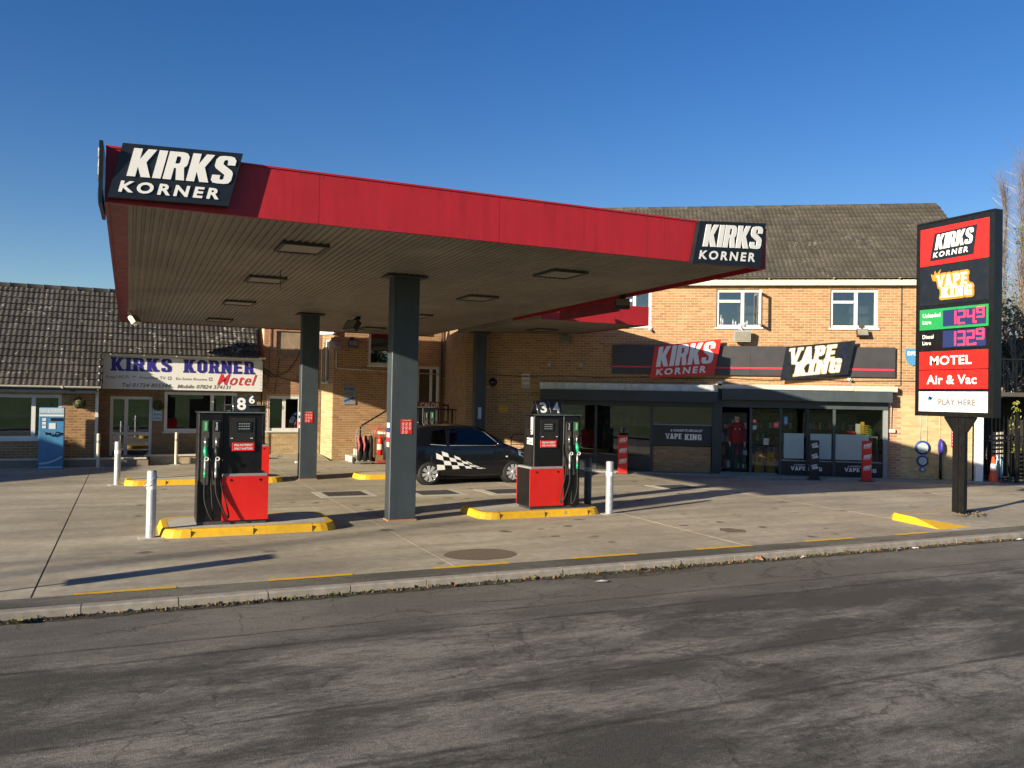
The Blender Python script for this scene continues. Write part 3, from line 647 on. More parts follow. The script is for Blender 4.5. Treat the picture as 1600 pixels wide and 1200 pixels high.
for px, py, s in [(940, 910, .07), (1232, 866, .04), (1397, 858, .05), (1430, 858, .05), (1588, 843, .06)]:
    p = G(px, py, -.1); mb = MB(); rnd = random.Random(px)
    pts = [V((math.cos(t)*s*1.4, math.sin(t)*s*.8, rnd.uniform(.005, .03))) for t in [k*6.283/7 for k in range(7)]]
    for k in range(7): mb.poly([V((0, 0, .03)), pts[k], pts[(k+1) % 7]])
    lab = {940: 'white paper scrap lying out on the road in front of the kerb', 1232: 'small white scrap in the gutter left of a brown leaf', 1397: 'pale litter scrap in the gutter below the yellow totem island', 1430: 'crumpled pale scrap in the gutter below the totem post', 1588: 'crumpled white litter in the gutter at the far right'}[px]
    o = mb.build('litter_scrap', 'white', None, label=lab, cat='litter', group='scraps of litter by the kerb'); o.location = (p.x, p.y if px == 940 else min(p.y, 9.42), -.098)

p = G(1005, 896, -.1); mb = MB(); mb.poly([(p.x+(.95+.12*math.sin(t*2.3))*math.cos(t/14*math.pi), min(9.47, p.y-.02+(.13+.03*math.sin(t*3.1))*math.sin(t/14*math.pi)), -.096) for t in range(28)]); mb.build('wet_patch', 'wet', None, kind='structure')
# steel access covers in pale screeds
def cover(x, y, wx, wy, lab):
    t = thing('access_cover', lab, 'drain cover', (x, y, 0), R(0), 'tank covers let into the forecourt')
    mb = MB(); mb.box(-wx/2-.18, wx/2+.18, -wy/2-.18, wy/2+.18, -.02, .004); mb.build('screed', 'pale', t)
    mb = MB(); mb.box(-wx/2-.03, wx/2+.03, -wy/2-.03, wy/2+.03, -.01, .009); mb.build('frame', 'grey', t)
    mb = MB()
    for i in range(6):
        for j in range(6): mb.box(-wx/2+wx*i/6+.008, -wx/2+wx*(i+1)/6-.008, -wy/2+wy*j/6+.008, -wy/2+wy*(j+1)/6-.008, 0, .016)
    mb.build('plate', 'iron', t)
for (px, py), lab in zip([(538, 772), (680, 770), (793, 768), (1058, 761)], ['steel tank cover between the left pillar and the front pillar', 'steel tank cover in front of the dark hatchback, beside the front pillar', 'steel tank cover behind the pump numbered 3 and 4', 'steel tank cover in pale screed out in front of the shop']):
    p = G(px, py); cover(p.x, p.y, .85, .75, lab)

# ================================================================== MAIN SHOP BUILDING (local x along wall, -y outward)
SB = shoproot('shop_building', 'two storey buff brick shop building with brown tiled roof and glazed dark shopfront', 'building')
bpy.context.view_layer.update(); SB.matrix_basis
Nl = V((0, -1, 0)); Ul = V((1, 0, 0))
W = [(2.05, 3.35), (5.26, 6.57), (8.50, 9.81)]
holes = [(a, b, 4.36, 5.48) for a, b in W]+[(.1, 10.1, -.1, 2.28)]
brick_wall(SB, (0, 0, 0), Ul, Nl, -2.27, 12.40, 0, 5.62, holes, ['brick', 'brick_yellow', 'brick_red', 'brick_brown'],
           zones=[(10.08, 10.42, 0, 2.45, 2), (10.42, 13, 0, 2.42, 1), (-3, .1, 0, 2.3, 3)], vis=lambda x, z: 4 < x < 10.6 and z > 2.6, mortar='mortar_lt')
# gable end and back
mb = MB(); D = 8.0
mb.poly([(12.40, .0, 0), (12.40, D, 0), (12.40, D, 5.7), (12.40, D/2, 8.75), (12.40, 0, 5.7)])
mb.poly([(-2.27, .22, 0), (-2.27, .22, 5.7), (-2.27, D/2, 8.75), (-2.27, D, 5.7), (-2.27, D, 0)])
mb.poly([(-2.27, D, 0), (-2.27, D, 5.7), (12.4, D, 5.7), (12.4, D, 0)]); mb.build('gable_wall', 'brick', SB)
# roof
ez, eo = 5.80, .30; rz_, ry = 8.80, 4.0
Wv = V((0, ry+eo, rz_-ez)).normalized(); SL = math.hypot(ry+eo, rz_-ez)
nr = round(SL/.315)
tile_roof(SB, (-2.6, -eo, ez), Ul, Wv, 56, nr, .274, SL/nr, 'tile2', extra=lambda c, r_: 12 < c < 54)
mb = MB(); mb.poly([(-2.6, ry, rz_-.02), (12.7, ry, rz_-.02), (12.7, D+.3, ez), (-2.6, D+.3, ez)]); mb.build('rear_roof', 'tile2', SB)
x = -2.6
while x < 12.6:
    mb = MB(); mb.lathe([(.11, 0), (.125, .02), (.11, .04), (.105, .44)], (x, ry, rz_-.04), 'x', 10); mb.build('ridge_tile', 'tile2', SB); x += .45
for k, (px, py) in enumerate([(1232, 381), (1240, 381), (1262, 381), (1270, 381)]):
    d = ray(px, py); # pale replaced slips lying on the slope
    n = Wv.cross(Ul).normalized(); n = n if n.z > 0 else -n; rt = Matrix.Rotation(-SHA, 3, 'Z'); nw = rt @ n; O = SA+rt @ V((0, -eo, ez+.05))
    P = CC+d*(nw.dot(O-CC)/nw.dot(d)); l = rt.inverted() @ (P-SA)
    mb = MB(); mb.faces([l+Ul*.0-Wv*.11, l+Ul*.08-Wv*.11, l+Ul*.08+Wv*.11, l+Wv*.11], [(0, 1, 2, 3)]); mb.build('pale_slip', 'stone', SB)
# bargeboard, soffit, fascia, gutter
mb = MB(); mb.box(-2.6, 12.7, -.16, .0, 5.60, 5.64); mb.box(-2.6, 12.7, -.20, -.16, 5.58, 5.74); mb.build('fascia_board', 'offwhite', SB)
def gutter(parent, x0, x1, y, z, mat='offwhite', step=1.8):
    mb = MB(); n = 8; pr = [(y-.055*math.cos(math.pi*k/n)-.055, z-.055*math.sin(math.pi*k/n)) for k in range(n+1)]
    pr2 = [(a*1.0+(y-.055-a)*.12, b+.006) for a, b in pr]
    vs = [(x0, a, b) for a, b in pr]+[(x1, a, b) for a, b in pr]+[(x0, a, b) for a, b in pr2]+[(x1, a, b) for a, b in pr2]; m = n+1
    mb.faces(vs, [(k, k+1, m+k+1, m+k) for k in range(n)]+[(2*m+k, 3*m+k, 3*m+k+1, 2*m+k+1) for k in range(n)]+[(k, 2*m+k, 2*m+k+1, k+1) for k in range(n)]+[(m+k, m+k+1, 3*m+k+1, 3*m+k) for k in range(n)]+[(0, m, 3*m, 2*m), (n, 2*m+n, 3*m+n, m+n)])
    x = x0+.3
    while x < x1: mb.box(x, x+.035, y-.118, y-.002, z-.065, z+.012); x += step
    return mb.build('gutter', mat, parent)
gutter(SB, -2.6, 12.72, -.2, 5.83)
mb = MB(); mb.poly([(12.7, -.3, 5.76), (12.73, -.3, 5.60), (12.73, 4, 8.6), (12.73, 4, 8.82)]); mb.faces([(12.70, -.32, 5.60), (12.73, -.32, 5.60), (12.73, -.32, 5.78), (12.70, -.32, 5.78), (12.70, 4, 8.62), (12.73, 4, 8.62), (12.73, 4, 8.80), (12.70, 4, 8.80)], [(0, 1, 2, 3), (1, 5, 6, 2), (0, 3, 7, 4), (3, 2, 6, 7)]); mb.build('verge_board', 'brick_brown', SB)
# upper windows
O0 = (0, 0, 0)
window(SB, O0, Ul, Nl, 2.05, 3.35, 4.36, 5.48, [(2.85, 4.36, 5.48)], [(5.16, 2.05, 2.85)], fr=.075)
wf = window(SB, O0, Ul, Nl, 5.26, 6.57, 4.36, 5.48, [(6.02, 4.36, 5.48)], [(5.14, 5.26, 6.02)], fr=.075)
window(SB, O0, Ul, Nl, 8.50, 9.81, 4.36, 5.48, [(9.22, 4.36, 5.48)], [(5.12, 8.5, 9.22)], fr=.075)
mb = MB(); a = R(72); hx, hy = 6.52, -.03
def sashP(u, z): return V((hx-u*math.cos(a)*.3, hy-u*math.sin(a), z))
for u0, u1, z0, z1 in [(0, .07, 4.42, 5.42), (.40, .47, 4.42, 5.42), (.07, .40, 4.42, 4.49), (.07, .40, 5.35, 5.42)]:
    p = [sashP(u0, z0), sashP(u1, z0), sashP(u1, z1), sashP(u0, z1)]; slab_panel(mb, p, (1, 0, 0), .05)
sash = mb.build('open_sash', 'upvc', wf)
mb = MB(); rnd = random.Random(3)
for px, h in [(1127, .3), (1130, .2), (1146, .17), (1150, .12), (1165, .10), (1168, .14)]:
    p = SW(px, 508); mb = MB(); mb.cyl((p.x, .10, 4.44), (p.x, .10, 4.44+h), .03, .015, 8); mb.build('sill_ornament', 'galv', wf)

# shop-side return wall and W3 (parallel with the kerb) block
cP = SA-SD*2.27       # shop wall's left corner
MW = thing('motel_wing', 'two storey buff brick motel wing with door, steps and narrow window behind the canopy', 'building', (0, 0, 0))
B3 = 27.3
h3 = [(7.22, 8.02, 3.15, 4.95), (8.95, 9.72, 1.05, 3.15)]
brick_wall(MW, (0, B3, 0), (1, 0, 0), (0, -1, 0), 6.06, 9.93, 0, 6.4, h3, ['brick', 'brick_brown'], zones=[(0, 20, 0, .5, 1)], vis=lambda x, z: z < 4.3, mortar='mortar_lt')
window(MW, (0, B3, 0), (1, 0, 0), (0, -1, 0), 7.22, 8.02, 3.15, 4.95, fr=.09, depth=.08)
window(MW, (0, B3, 0), (1, 0, 0), (0, -1, 0), 8.95, 9.72, 1.05, 3.15, [(9.45, 1.05, 3.15)], fr=.07)
u = V((cP.x-9.93, cP.y-B3, 0)); Lr = u.length; u.normalize(); nr_ = V((u.y, -u.x, 0)); nr_ = nr_ if nr_.x < 0 else -nr_
brick_wall(MW, (9.93, B3, 0), u, nr_, 0, Lr, 0, 6.4, [], 'brick_brown', nparts=150, vis=lambda x, z: z < 4.3, wallname='return_wall')
# W4: the flank facing the forecourt's left
ca, cb2 = V((6.06, B3, 0)), V((5.77, 27.78, 0)); u4 = (ca-cb2).normalized(); n4 = V((u4.y, -u4.x, 0)); n4 = n4 if n4.x < 0 else -n4; L4 = (ca-cb2).length
brick_wall(MW, cb2, u4, n4, 0, L4, 0, 4.1, [(.12, .34, 2.55, 3.95)], ['brick_yellow', 'brick'], zones=[(0, 9, 2.5, 9, 1)], nparts=120, wallname='flank_wall', mortar='mortar_lt')
window(MW, cb2, u4, n4, .12, .34, 2.55, 3.95, fr=.05, back=False)
q = [cb2+n4*.10+V((0, 0, z)) for z in (4.12, 4.42)]; mb = MB(); mb.faces([q[0], q[1], q[0]+u4*(L4+.1), q[1]+u4*(L4+.1), q[0]-n4*.1, q[1]-n4*.1, q[0]+u4*(L4+.1)-n4*.1, q[1]+u4*(L4+.1)-n4*.1], [(0, 2, 3, 1), (2, 6, 7, 3), (1, 3, 7, 5), (0, 4, 6, 2)]); mb.build('fascia_board', 'upvc', MW)
mb = MB(); mb.poly([(5.85, 27.5, 4.45), (5.85, 33.6, 4.45), (8.5, 33.6, 6.6), (8.5, 27.5, 6.6)]); mb.poly([(9.9, 27.32, 6.38), (6.06, 27.32, 6.38), (6.06, 33, 6.38), (9.9, 33, 6.38)]); mb.build('roof', 'tile', MW)
mb = MB(); mb.tube([(6.12, 27.28, 3.6), (6.14, 27.26, 3.58), (6.14, 27.26, 3.04), (6.2, 27.26, 3.01), (9.9, 27.26, 2.90)], .018, 6); mb.build('waste_pipe', 'offwhite', MW)
mb = MB(); mb.tube([(9.78, 27.24, 0), (9.78, 27.24, 4.6)], .03, 6); mb.build('downpipe', 'iron', MW)
mb = MB(); mb.box(8.2, 8.8, 27.26, 27.29, 3.25, 3.42); mb.build('wall_label', 'grey', MW)

# steps and landing with handrail
st = thing('entrance_steps', 'rendered concrete steps rising to the motel side door', 'steps', (6.5, 26.2, 0))
for k in range(5):
    mb = MB(); mb.box(.0+k*.27, .27+k*.27 if k < 4 else 3.3, .15, 1.06, 0, .19*(k+1)); mb.build('step', 'pale', st)
mb = MB(); mb.box(.55, 3.3, .04, .148, 0, .9); mb.build('side_wall', 'brick_brown', st)
hr = thing('handrail', 'black tubular handrail rising beside the motel steps', 'handrail', (6.5, 26.2, 0))
mb = MB(); mb.tube([(.22, .08, 1.12), (.30, .08, 1.19), (1.42, .08, 1.86), (3.2, .08, 1.86)], .028, 8); mb.build('rail', 'black', hr)
mb = MB(); mb.tube([(1.42, .08, 1.3), (3.2, .08, 1.3)], .02, 8); mb.build('mid_rail', 'black', hr)
for x, z0, z1 in [(.24, .0, 1.14), (1.44, .9, 1.86), (3.2, .9, 1.86)]: mb = MB(); mb.cyl((x, .08, z0), (x, .08, z1), .026, n=8); mb.build('post', 'black', hr)

# blue arrow sign on W3
p0, p1 = PY(536, 602, B3), PY(555, 632, B3)
rs = thing('rooms_sign', 'grey sign lettered ROOMS with blue arrow on the shaded motel wall', 'sign', (p0.x, B3-.02, p1.z))
mb = MB(); ww, hh = p1.x-p0.x, p0.z-p1.z; mb.box(0, ww, -.012, 0, 0, hh); mb.build('board', 'grey', rs)
mb = MB(); font_text(mb, 'ROOMS', XZ(.04, ww-.04, hh*.74, hh*.9, -.012), FN, .003); font_text(mb, '6 - 12', XZ(.1, ww-.1, hh*.5, hh*.64, -.012), FN, .003)
mb.faces([(ww*.08, -.016, hh*.22), (ww*.7, -.016, hh*.36), (ww*.66, -.016, hh*.42), (ww*.92, -.016, hh*.37), (ww*.76, -.016, hh*.2), (ww*.74, -.016, hh*.27), (ww*.1, -.016, hh*.13)], [(0, 1, 2, 3, 4, 5, 6)]); mb.build('lettering', 'blue', rs)

# ------- W5 block with boarded window
W5 = thing('motel_link', 'pinkish brick motel link with a boarded window above a white double window', 'building')
B5 = 27.75
f5 = lambda px, py: PY(px, py, B5)
xl, xr, zt5 = f5(412, 560).x, 5.76, f5(420, 510).z
o1 = (f5(432, 540).x, f5(483, 540).x, f5(440, 557).z, f5(440, 517).z); o2 = (f5(417, 640).x, f5(470, 640).x, f5(440, 673).z, f5(440, 619).z); zs = f5(430, 612).z-.1
brick_wall(W5, (0, B5, 0), (1, 0, 0), (0, -1, 0), xl, xr, 0, zt5, [o1, o2], ['brick_red', 'brick_yellow'], zones=[(0, 9, 0, o2[2], 1)], nparts=300, mortar='mortar_lt')
mb = MB(); mb.box(o1[0], o1[1], B5+.05, B5+.08, o1[2], o1[3]); mb.build('window_board', 'wood', W5)
xm = f5(459, 540).x; mb = MB(); mb.box(xm, o1[1]-.01, B5+.035, B5+.049, o1[2]+.01, o1[3]-.22); mb.build('patch_board', 'wood', W5)
window(W5, (0, B5, 0), (1, 0, 0), (0, -1, 0), *o2, [((o2[0]+o2[1])/2, o2[2], o2[3])], fr=.085, setb=.0)
mb = MB(); mb.box(xl-.1, xr, B5-.10, B5-.002, zt5+.01, zt5+.12); mb.box(xl, xr, B5, 34, zt5+.01, zt5+.06); mb.build('roof_edge', 'upvc', W5)
mb = MB(); mb.poly([(xl-.002, B5, 0), (xl-.002, 34, 0), (xl-.002, 34, zt5), (xl-.002, B5, zt5)]); mb.build('return_wall', 'cream', W5)
mb = MB(); mb.faces([(3.85, 26.3, .004), (5.95, 26.9, .004), (5.78, 27.76, .19), (xl, 27.76, .19), (3.95, 27.76, .19)], [(0, 1, 2, 4), (0, 4, 3)]); mb.build('sloping_apron', 'concrete', W5)
hx = lambda px, py, y=0: (f5(px, py).x, B5-.03-y, f5(px, py).z)
mb = MB(); mb.tube([hx(409, 580), hx(425, 590, .05), hx(450, 580), hx(464, 560), hx(468, 548)], .013, 5); mb.tube([hx(410, 575), hx(430, 588, .04), hx(455, 595), hx(470, 596)], .013, 5); mb.tube([hx(428, 617), hx(432, 590, .03), hx(436, 560)], .010, 5); mb.tube([hx(412, 600), hx(422, 612), hx(418, 585)], .008, 5); mb.build('loose_cable', 'iron', W5)
mb = MB(); mb.tube([(xl+.18, B5-.03, 0), (xl+.18, B5-.03, zt5)], .014, 5); mb.build('pipe', 'brick_red', W5)

# ------- single-storey motel with the long tiled roof
MO = thing('motel_building', 'single storey brick motel with long mossy dark tiled roof at the left', 'building')
BL_ = 26.65; BR = 27.8
brick_wall(MO, (0, BL_, 0), (1, 0, 0), (0, -1, 0), -9, -.82, 0, 2.2, [(-6.2, -1.71, .76, 2.0)], 'brick', mortar='mortar_lt', nparts=200, vis=lambda x, z: x > -3.2)
window(MO, (0, BL_, 0), (1, 0, 0), (0, -1, 0), -6.2, -1.71, .76, 2.0, [(-2.40, .76, 2.0), (-4.6, .76, 2.0)], fr=.085, setb=.02)
mb = MB(); mb.poly([(-.80, BL_-.0, 0), (-.80, BR, 0), (-.80, BR, 2.3), (-.80, BL_, 2.3)]); mb.build('return_wall', 'brick', MO)
brick_wall(MO, (0, BR, 0), (1, 0, 0), (0, -1, 0), -.8, 3.86, 0, 3.3, [(-.50, .66, .1, 1.98), (1.0, 3.12, .92, 2.14)], 'brick_brown', nparts=150, wallname='recessed_wall', vis=lambda x, z: z < 2.2)
window(MO, (0, BR, 0), (1, 0, 0), (0, -1, 0), 1.0, 3.12, .92, 2.14, [(2.38, .92, 2.14)], fr=.085, setb=.0)
dr = window(MO, (0, BR, 0), (1, 0, 0), (0, -1, 0), -.50, .66, .12, 1.98, [(-.06, .12, 1.98)], [(.86, -.5, .66)], fr=.085, setb=.02, sill=False); dr.name = 'entrance_door'
mb = MB(); mb.box(.0, .03, BR-.03, BR-.018, .95, 1.1); mb.build('handle', 'galv', dr)
mb = MB(); mb.box(-.86, -.78, BL_-.08, BL_-.0, .0, 2.15); mb.build('corner_post', 'upvc', MO)
gz, gy, ry2, rz2 = 2.25, 26.2, 29.21, 5.27
Wv2 = V((0, ry2-gy, rz2-gz)).normalized(); SL2 = math.hypot(ry2-gy, rz2-gz); nr2 = 15
def slopez(y): return gz+(y-gy)*(rz2-gz)/(ry2-gy)
tile_roof(MO, (-9.2, gy, gz), (1, 0, 0), Wv2, 47, nr2, .274, SL2/nr2, 'tile', skip=lambda c, r_: -9.2+.274*(c+.5) > -.78 and gy+(r_*SL2/nr2)*Wv2.y < 27.1, nparts=300, extra=lambda c, r_: c > 20)
x = -9.2
while x < 3.6:
    mb = MB(); mb.lathe([(.11, 0), (.125, .02), (.11, .04), (.105, .44)], (x, ry2, rz2-.03), 'x', 10); mb.build('ridge_tile', 'tile', MO); x += .45
mb = MB(); mb.poly([(-9.2, ry2, rz2-.03), (3.7, ry2, rz2-.03), (3.7, 32.2, 2.3), (-9.2, 32.2, 2.3)]); mb.build('rear_roof', 'tile', MO)
mb = MB(); mb.poly([(-.80, gy, gz-.02), (-.80, 28.3, slopez(28.3)-.02), (-.80, 28.3, 2.1), (-.80, gy, 2.2)]); mb.build('cheek', 'darkslate', MO)
mb = MB(); mb.poly([(3.70, 27.8, 0), (3.70, 30.5, 0), (3.70, 29.2, 5.2), (3.70, 27.8, slopez(27.8)-.05)]); mb.build('gable_wall', 'cream', MO)
mb = MB(); mb.box(-9.2, -.82, 26.24, 26.27, 2.06, 2.2); mb.build('fascia_board', 'darkslate', MO)
gutter(MO, -9.2, -.72, 26.25, 2.25); gutter(MO, -.83, 3.90, 27.30, 3.27, step=.9)
mb = MB(); mb.box(-9.2, -.82, 26.27, 26.65, 2.10, 2.13); mb.build('eaves_soffit', 'darkslate', MO)
mb = MB(); mb.tube([(-.78, 26.2, 2.24), (-.78, 26.3, 2.36), (-.78, 27.15, 3.2), (-.72, 27.24, 3.26)], .035, 6); mb.build('downpipe', 'offwhite', MO)
mb = MB(); mb.box(-.8, 3.80, 27.30, 27.79, 3.17, 3.24); mb.build('eaves_board', 'upvc', MO)
# raised terrace with kerb
TR = thing('terrace', 'low raised brick terrace with a pale edge in front of the motel', 'terrace')
mb = MB(); mb.box(-9.4, .55, 26.3, 27.8, 0, .20); mb.build('terrace_front', 'mortar', TR)
mb = MB(); mb.box(-9.4, .50, 26.27, 26.40, .20, .25); mb.build('edging', 'offwhite', TR)
mb = MB(); mb.box(.60, 3.80, 26.9, 27.75, 0, .22); mb.build('low_wall', 'mortar_lt', TR)
mb = MB(); mb.box(.45, 3.80, 26.86, 27.0, .225, .28); mb.build('coping', 'offwhite', TR)

# motel sign
q = [PY(160, 611, 27.93), PY(406, 612, 27.93), PY(407, 561, 27.93), PY(159, 553, 27.93)]
zb, zt = 2.2, 3.16; xa, xb = -.71, 3.84
ms = thing('motel_sign', 'white KIRKS KORNER Motel sign box over the motel door', 'sign', (0, 0, 0))
mb = MB(); mb.box(xa, xb, 27.42, 27.60, zb, zt); mb.build('sign_box', 'white', ms)
yf = 27.42; Q = lambda u0, v0, u1, v1: XZ(xa+(xb-xa)*u0, xa+(xb-xa)*u1, zb+(zt-zb)*v0, zb+(zt-zb)*v1, yf)
mb = MB(); block_text(mb, 'KIRKS', Q(.05, .56, .42, .98), FN, 0, .008, slab=True); mb.build('lettering', 'indigo', ms); mb = MB(); block_text(mb, 'KORNER', Q(.49, .56, .95, .98), FN, 0, .008, slab=True); mb.build('lettering', 'indigo', ms)
mb = MB(); font_text(mb, 'Free Wi-Fi', Q(.02, .32, .155, .42), FN, .006, bold=.0); font_text(mb, 'Freeview TV', Q(.22, .32, .375, .42), FN, .006, bold=.0); font_text(mb, 'En-Suite Rooms', Q(.44, .32, .635, .40), FN, .006, bold=.0)
for k, r_ in enumerate((.012, .03, .05)):   # wi-fi arcs, tv and bed pictograms
    for t in range(5):
        a0 = math.pi*(.25+.1*t); c = bl(Q(0, 0, 1, 1),   .185, .33); p = [c+V((math.cos(a0+s_)*rr, -.006, math.sin(a0+s_)*rr)) for s_, rr in ((0, r_*1.3), (.31, r_*1.3), (.31, r_*1.6), (0, r_*1.6))]; mb.poly(p)
for u0 in (.39, .648):
    for a_, b_, c_, d_ in ((0, 0, .02, .02), (0, .08, .02, .1), (0, 0, .003, .1), (.017, 0, .02, .1)): p = Q(u0+a_, .32+b_, u0+c_, .32+d_); mb.poly([v-V((0, .006, 0)) for v in p])
mb.build('small_lettering', 'greytxt', ms)
mb = MB(); font_text(mb, 'Tel 01724 855344', Q(.115, .07, .41, .19), FN, .006, bold=.02, shear=.25); font_text(mb, 'Mobile 07824 374131', Q(.45, .06, .79, .18), FN, .006, bold=.012, shear=.25); mb.build('phone_lettering', 'greytxt', ms)
mb = MB(); font_text(mb, 'Motel', Q(.70, .19, .96, .55), FN, .012, bold=.004, shear=.4, sp=1.15); mb.build('script_lettering', 'redtxt', ms)
mb = MB()
for z in [zb+.08+k*.11 for k in range(8)]: mb.cyl((xb-.06, yf-.006, z), (xb-.06, yf, z), .012, n=6)
mb.build('rivets', 'grey', ms)

# ================================================================== CANOPY
ZC = 4.32; ZT = 4.93
def zc(b): return ZC-.011*(b-10.45)
CN = thing('fuel_canopy', 'large flat fuel canopy with red fascias and grimy ribbed soffit on dark pillars', 'canopy')
a0, a1, b0, b1 = -.30, 9.20, 10.45, 26.4
for k, (xa, xb) in enumerate([(a0, 2.1), (2.1, 4.55), (4.55, 7.25), (7.25, a1)]):
    mb = MB(); mb.box(xa+.003, xb-.003, b0, b0+.04, ZC-.02, ZT, 0); mb.build('front_fascia_panel', 'red_fascia', CN)
for k in range(5):
    ya = b0+.042+(b1-b0)*k/5; yb = b0+.042+(b1-b0)*(k+1)/5-.006
    for x, nm in ((a0, 'side_fascia_panel'), (a1-.04, 'side_fascia_panel')):
        if x > 5 and ya > 17: continue
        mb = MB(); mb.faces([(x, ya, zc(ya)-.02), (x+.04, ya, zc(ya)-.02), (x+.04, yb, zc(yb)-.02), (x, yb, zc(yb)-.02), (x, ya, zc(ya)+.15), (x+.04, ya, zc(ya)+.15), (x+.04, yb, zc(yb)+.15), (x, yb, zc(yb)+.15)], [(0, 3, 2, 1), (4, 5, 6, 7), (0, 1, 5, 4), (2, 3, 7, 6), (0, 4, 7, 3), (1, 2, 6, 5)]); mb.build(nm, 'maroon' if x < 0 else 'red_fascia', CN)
rr_ = random.Random(6); mb = MB()
for k in range(34):
    x = -.1+k*.28; mb.cyl((x, b0-.004, ZC+.03), (x, b0+.001, ZC+.03), .008, n=6); mb.cyl((x, b0-.004, ZT-.04), (x, b0+.001, ZT-.04), .008, n=6)
mb.build('fascia_rivets', 'maroon', CN, kind='stuff')
mb = MB(); mb.box(a0, a1, b0-.012, b0-.001, ZT-.012, ZT+.012); mb.build('top_trim', 'red_fascia', CN)
mb = MB(); mb.box(a0+.05, a1, b1+.005, b1+.045, zc(b1)-.02, 4.80); mb.build('rear_fascia_panel', 'red_fascia', CN)
# trim angle between fascia and soffit
mb = MB(); mb.box(a0+.042, a1-.042, b0+.042, b0+.10, ZC-.012, ZC+.01); mb.build('soffit_trim', 'red_fascia', CN)
mb = MB(); mb.faces([(a0+.042, b0+.1, zc(b0)-.004), (a0+.24, b0+.1, zc(b0)-.004), (a0+.24, b1, zc(b1)-.004), (a0+.042, b1, zc(b1)-.004)], [(0, 1, 2, 3)]); mb.build('edge_flashing', 'maroon', CN)
def soffit(x0, x1, y0, y1, pitch=.10, d=.017):
    mb = MB(); n = round((x1-x0)/pitch); pr = []
    for i in range(n):
        x = x0+i*pitch; pr += [(x, 0), (x+pitch*.5, 0), (x+pitch*.6, d), (x+pitch*.9, d)]
    pr.append((x0+n*pitch, 0)); ysg = 6
    for j in range(ysg):
        ya, yb = y0+(y1-y0)*j/ysg, y0+(y1-y0)*(j+1)/ysg
        for (xa, ha), (xb, hb) in zip(pr, pr[1:]): mb.poly([(xa, ya, zc(ya)+ha), (xb, ya, zc(ya)+hb), (xb, yb, zc(yb)+hb), (xa, yb, zc(yb)+ha)])
    mb.build('soffit_sheet', 'soffit', CN)
xx = a0+.24
for k in range(9):
    xe = xx+1.0
    soffit(xx, min(xe, a1-.04), b0+.1, b1); xx += 1.0+.0
mb = MB(); mb.faces([(a0+.045, b0+.045, ZC+.13), (a1-.045, b0+.045, ZC+.13), (a1-.045, b1, ZC+.13), (a0+.045, b1, ZC+.13)], [(0, 1, 2, 3)]); mb.poly([(a0+.1, b1, zc(b1)), (a1, b1, zc(b1)), (a1, b1, ZC+.13), (a0+.1, b1, ZC+.13)]); mb.build('roof_deck', 'grey', CN)
# smaller joined canopy to the right
e0, e1, eb, ez0, ez1 = 9.205, 12.32, 18.4, 4.13, 4.60
mb = MB(); mb.box(e0, e1, eb, eb+.04, ez0-.02, ez1); mb.build('link_fascia_panel', 'red_fascia', CN)
pl = [(e0, eb+.045), (e1-.045, eb+.045), (e1-.045, 22.2), (9.7, 23.9), (e0, 24.2)]
mb = MB(); mb.faces([(x, y, ez0) for x, y in pl]+[(x, y, ez0+.35) for x, y in pl], [(0, 1, 2, 3, 4), (9, 8, 7, 6, 5), (0, 4, 9, 5)]); mb.build('link_soffit', 'soffit', CN)
mb = MB(); mb.box(e1-.04, e1, eb+.042, 22.1, ez0-.02, ez1-.01); mb.build('link_side_fascia', 'red_fascia', CN)
# pillars
for x0, x1, y0, y1 in [(4.12, 4.60, 14.0, 14.28), (3.93, 4.36, 21.3, 21.58), (9.46, 9.80, 23.3, 23.55)]:
    mb = MB(); zp = zc(y0) if x0 < 9 else ez0; mb.cbox(x0, x1, y0, y1, .02, zp-.03, .012); p = mb.build('pillar', 'slate', CN)
    mb = MB(); mb.box(x0-.015, x1+.015, y0-.015, y1+.015, 0, .03); mb.build('base_pad', 'brick_red', p)
    mb = MB(); mb.box(x0-.11, x1+.11, y0-.09, y1+.09, zp-.045, zp-.02)
    for k in range(8): mb.cyl((x0-.1+k*(x1-x0+.2)/7, y0-.10, zp-.03), (x0-.1+k*(x1-x0+.2)/7, y1+.1, zp-.03), .022, n=6)
    mb.build('head_plate', 'iron', p)
# recessed lamps
def lamp(x, y, lab, z=None):
    t = thing('canopy_lamp', lab, 'lamp', (x, y, z or zc(y)-.02), 0, 'unlit square lamps under the canopy')
    mb = MB(); a, b = .33, .38
    for q in ((-a, a, -b, -b+.05), (-a, a, b-.05, b), (-a, -a+.05, -b+.05, b-.05), (a-.05, a, -b+.05, b-.05)): mb.box(q[0], q[1], q[2], q[3], -.02, .03)
    mb.build('frame', 'iron', t)
    mb = MB(); mb.box(-a+.05, a-.05, -b+.05, b-.05, -.008, .02); mb.build('lens', 'lens', t)
    mb = MB()
    for k in range(7): mb.cyl((-a+.06+k*.09, b, .0), (-a+.06+k*.09, b+.02, .0), .03, n=6)
    mb.build('rib_closer', 'iron', t)
nm = ['nearest', 'second', 'third', 'farthest']
for k, y in enumerate((12.25, 15.75, 19.8, 24.3)): lamp(2.22, y, f'{nm[k]} lamp in the left row under the canopy')
for k, y in enumerate((12.5, 16.2, 20.3, 24.5)): lamp(6.58, y, f'{nm[k]} lamp in the right row under the canopy')
lamp(10.7, 21.4, 'single lamp under the smaller canopy by the shop wall', 4.11)
for x, y, lab in ((2.3, 14.6, 'thin drip wire hanging near the left lamps'), (2.1, 22.6, 'thin drip wire hanging near the far left lamps')):
    mb, fin = quick('hanging_wire', 'iron', lab, 'wire', (x, y, zc(y))); mb.cyl((0, 0, 0), (0.01, 0, -.32), .006, n=5); fin()

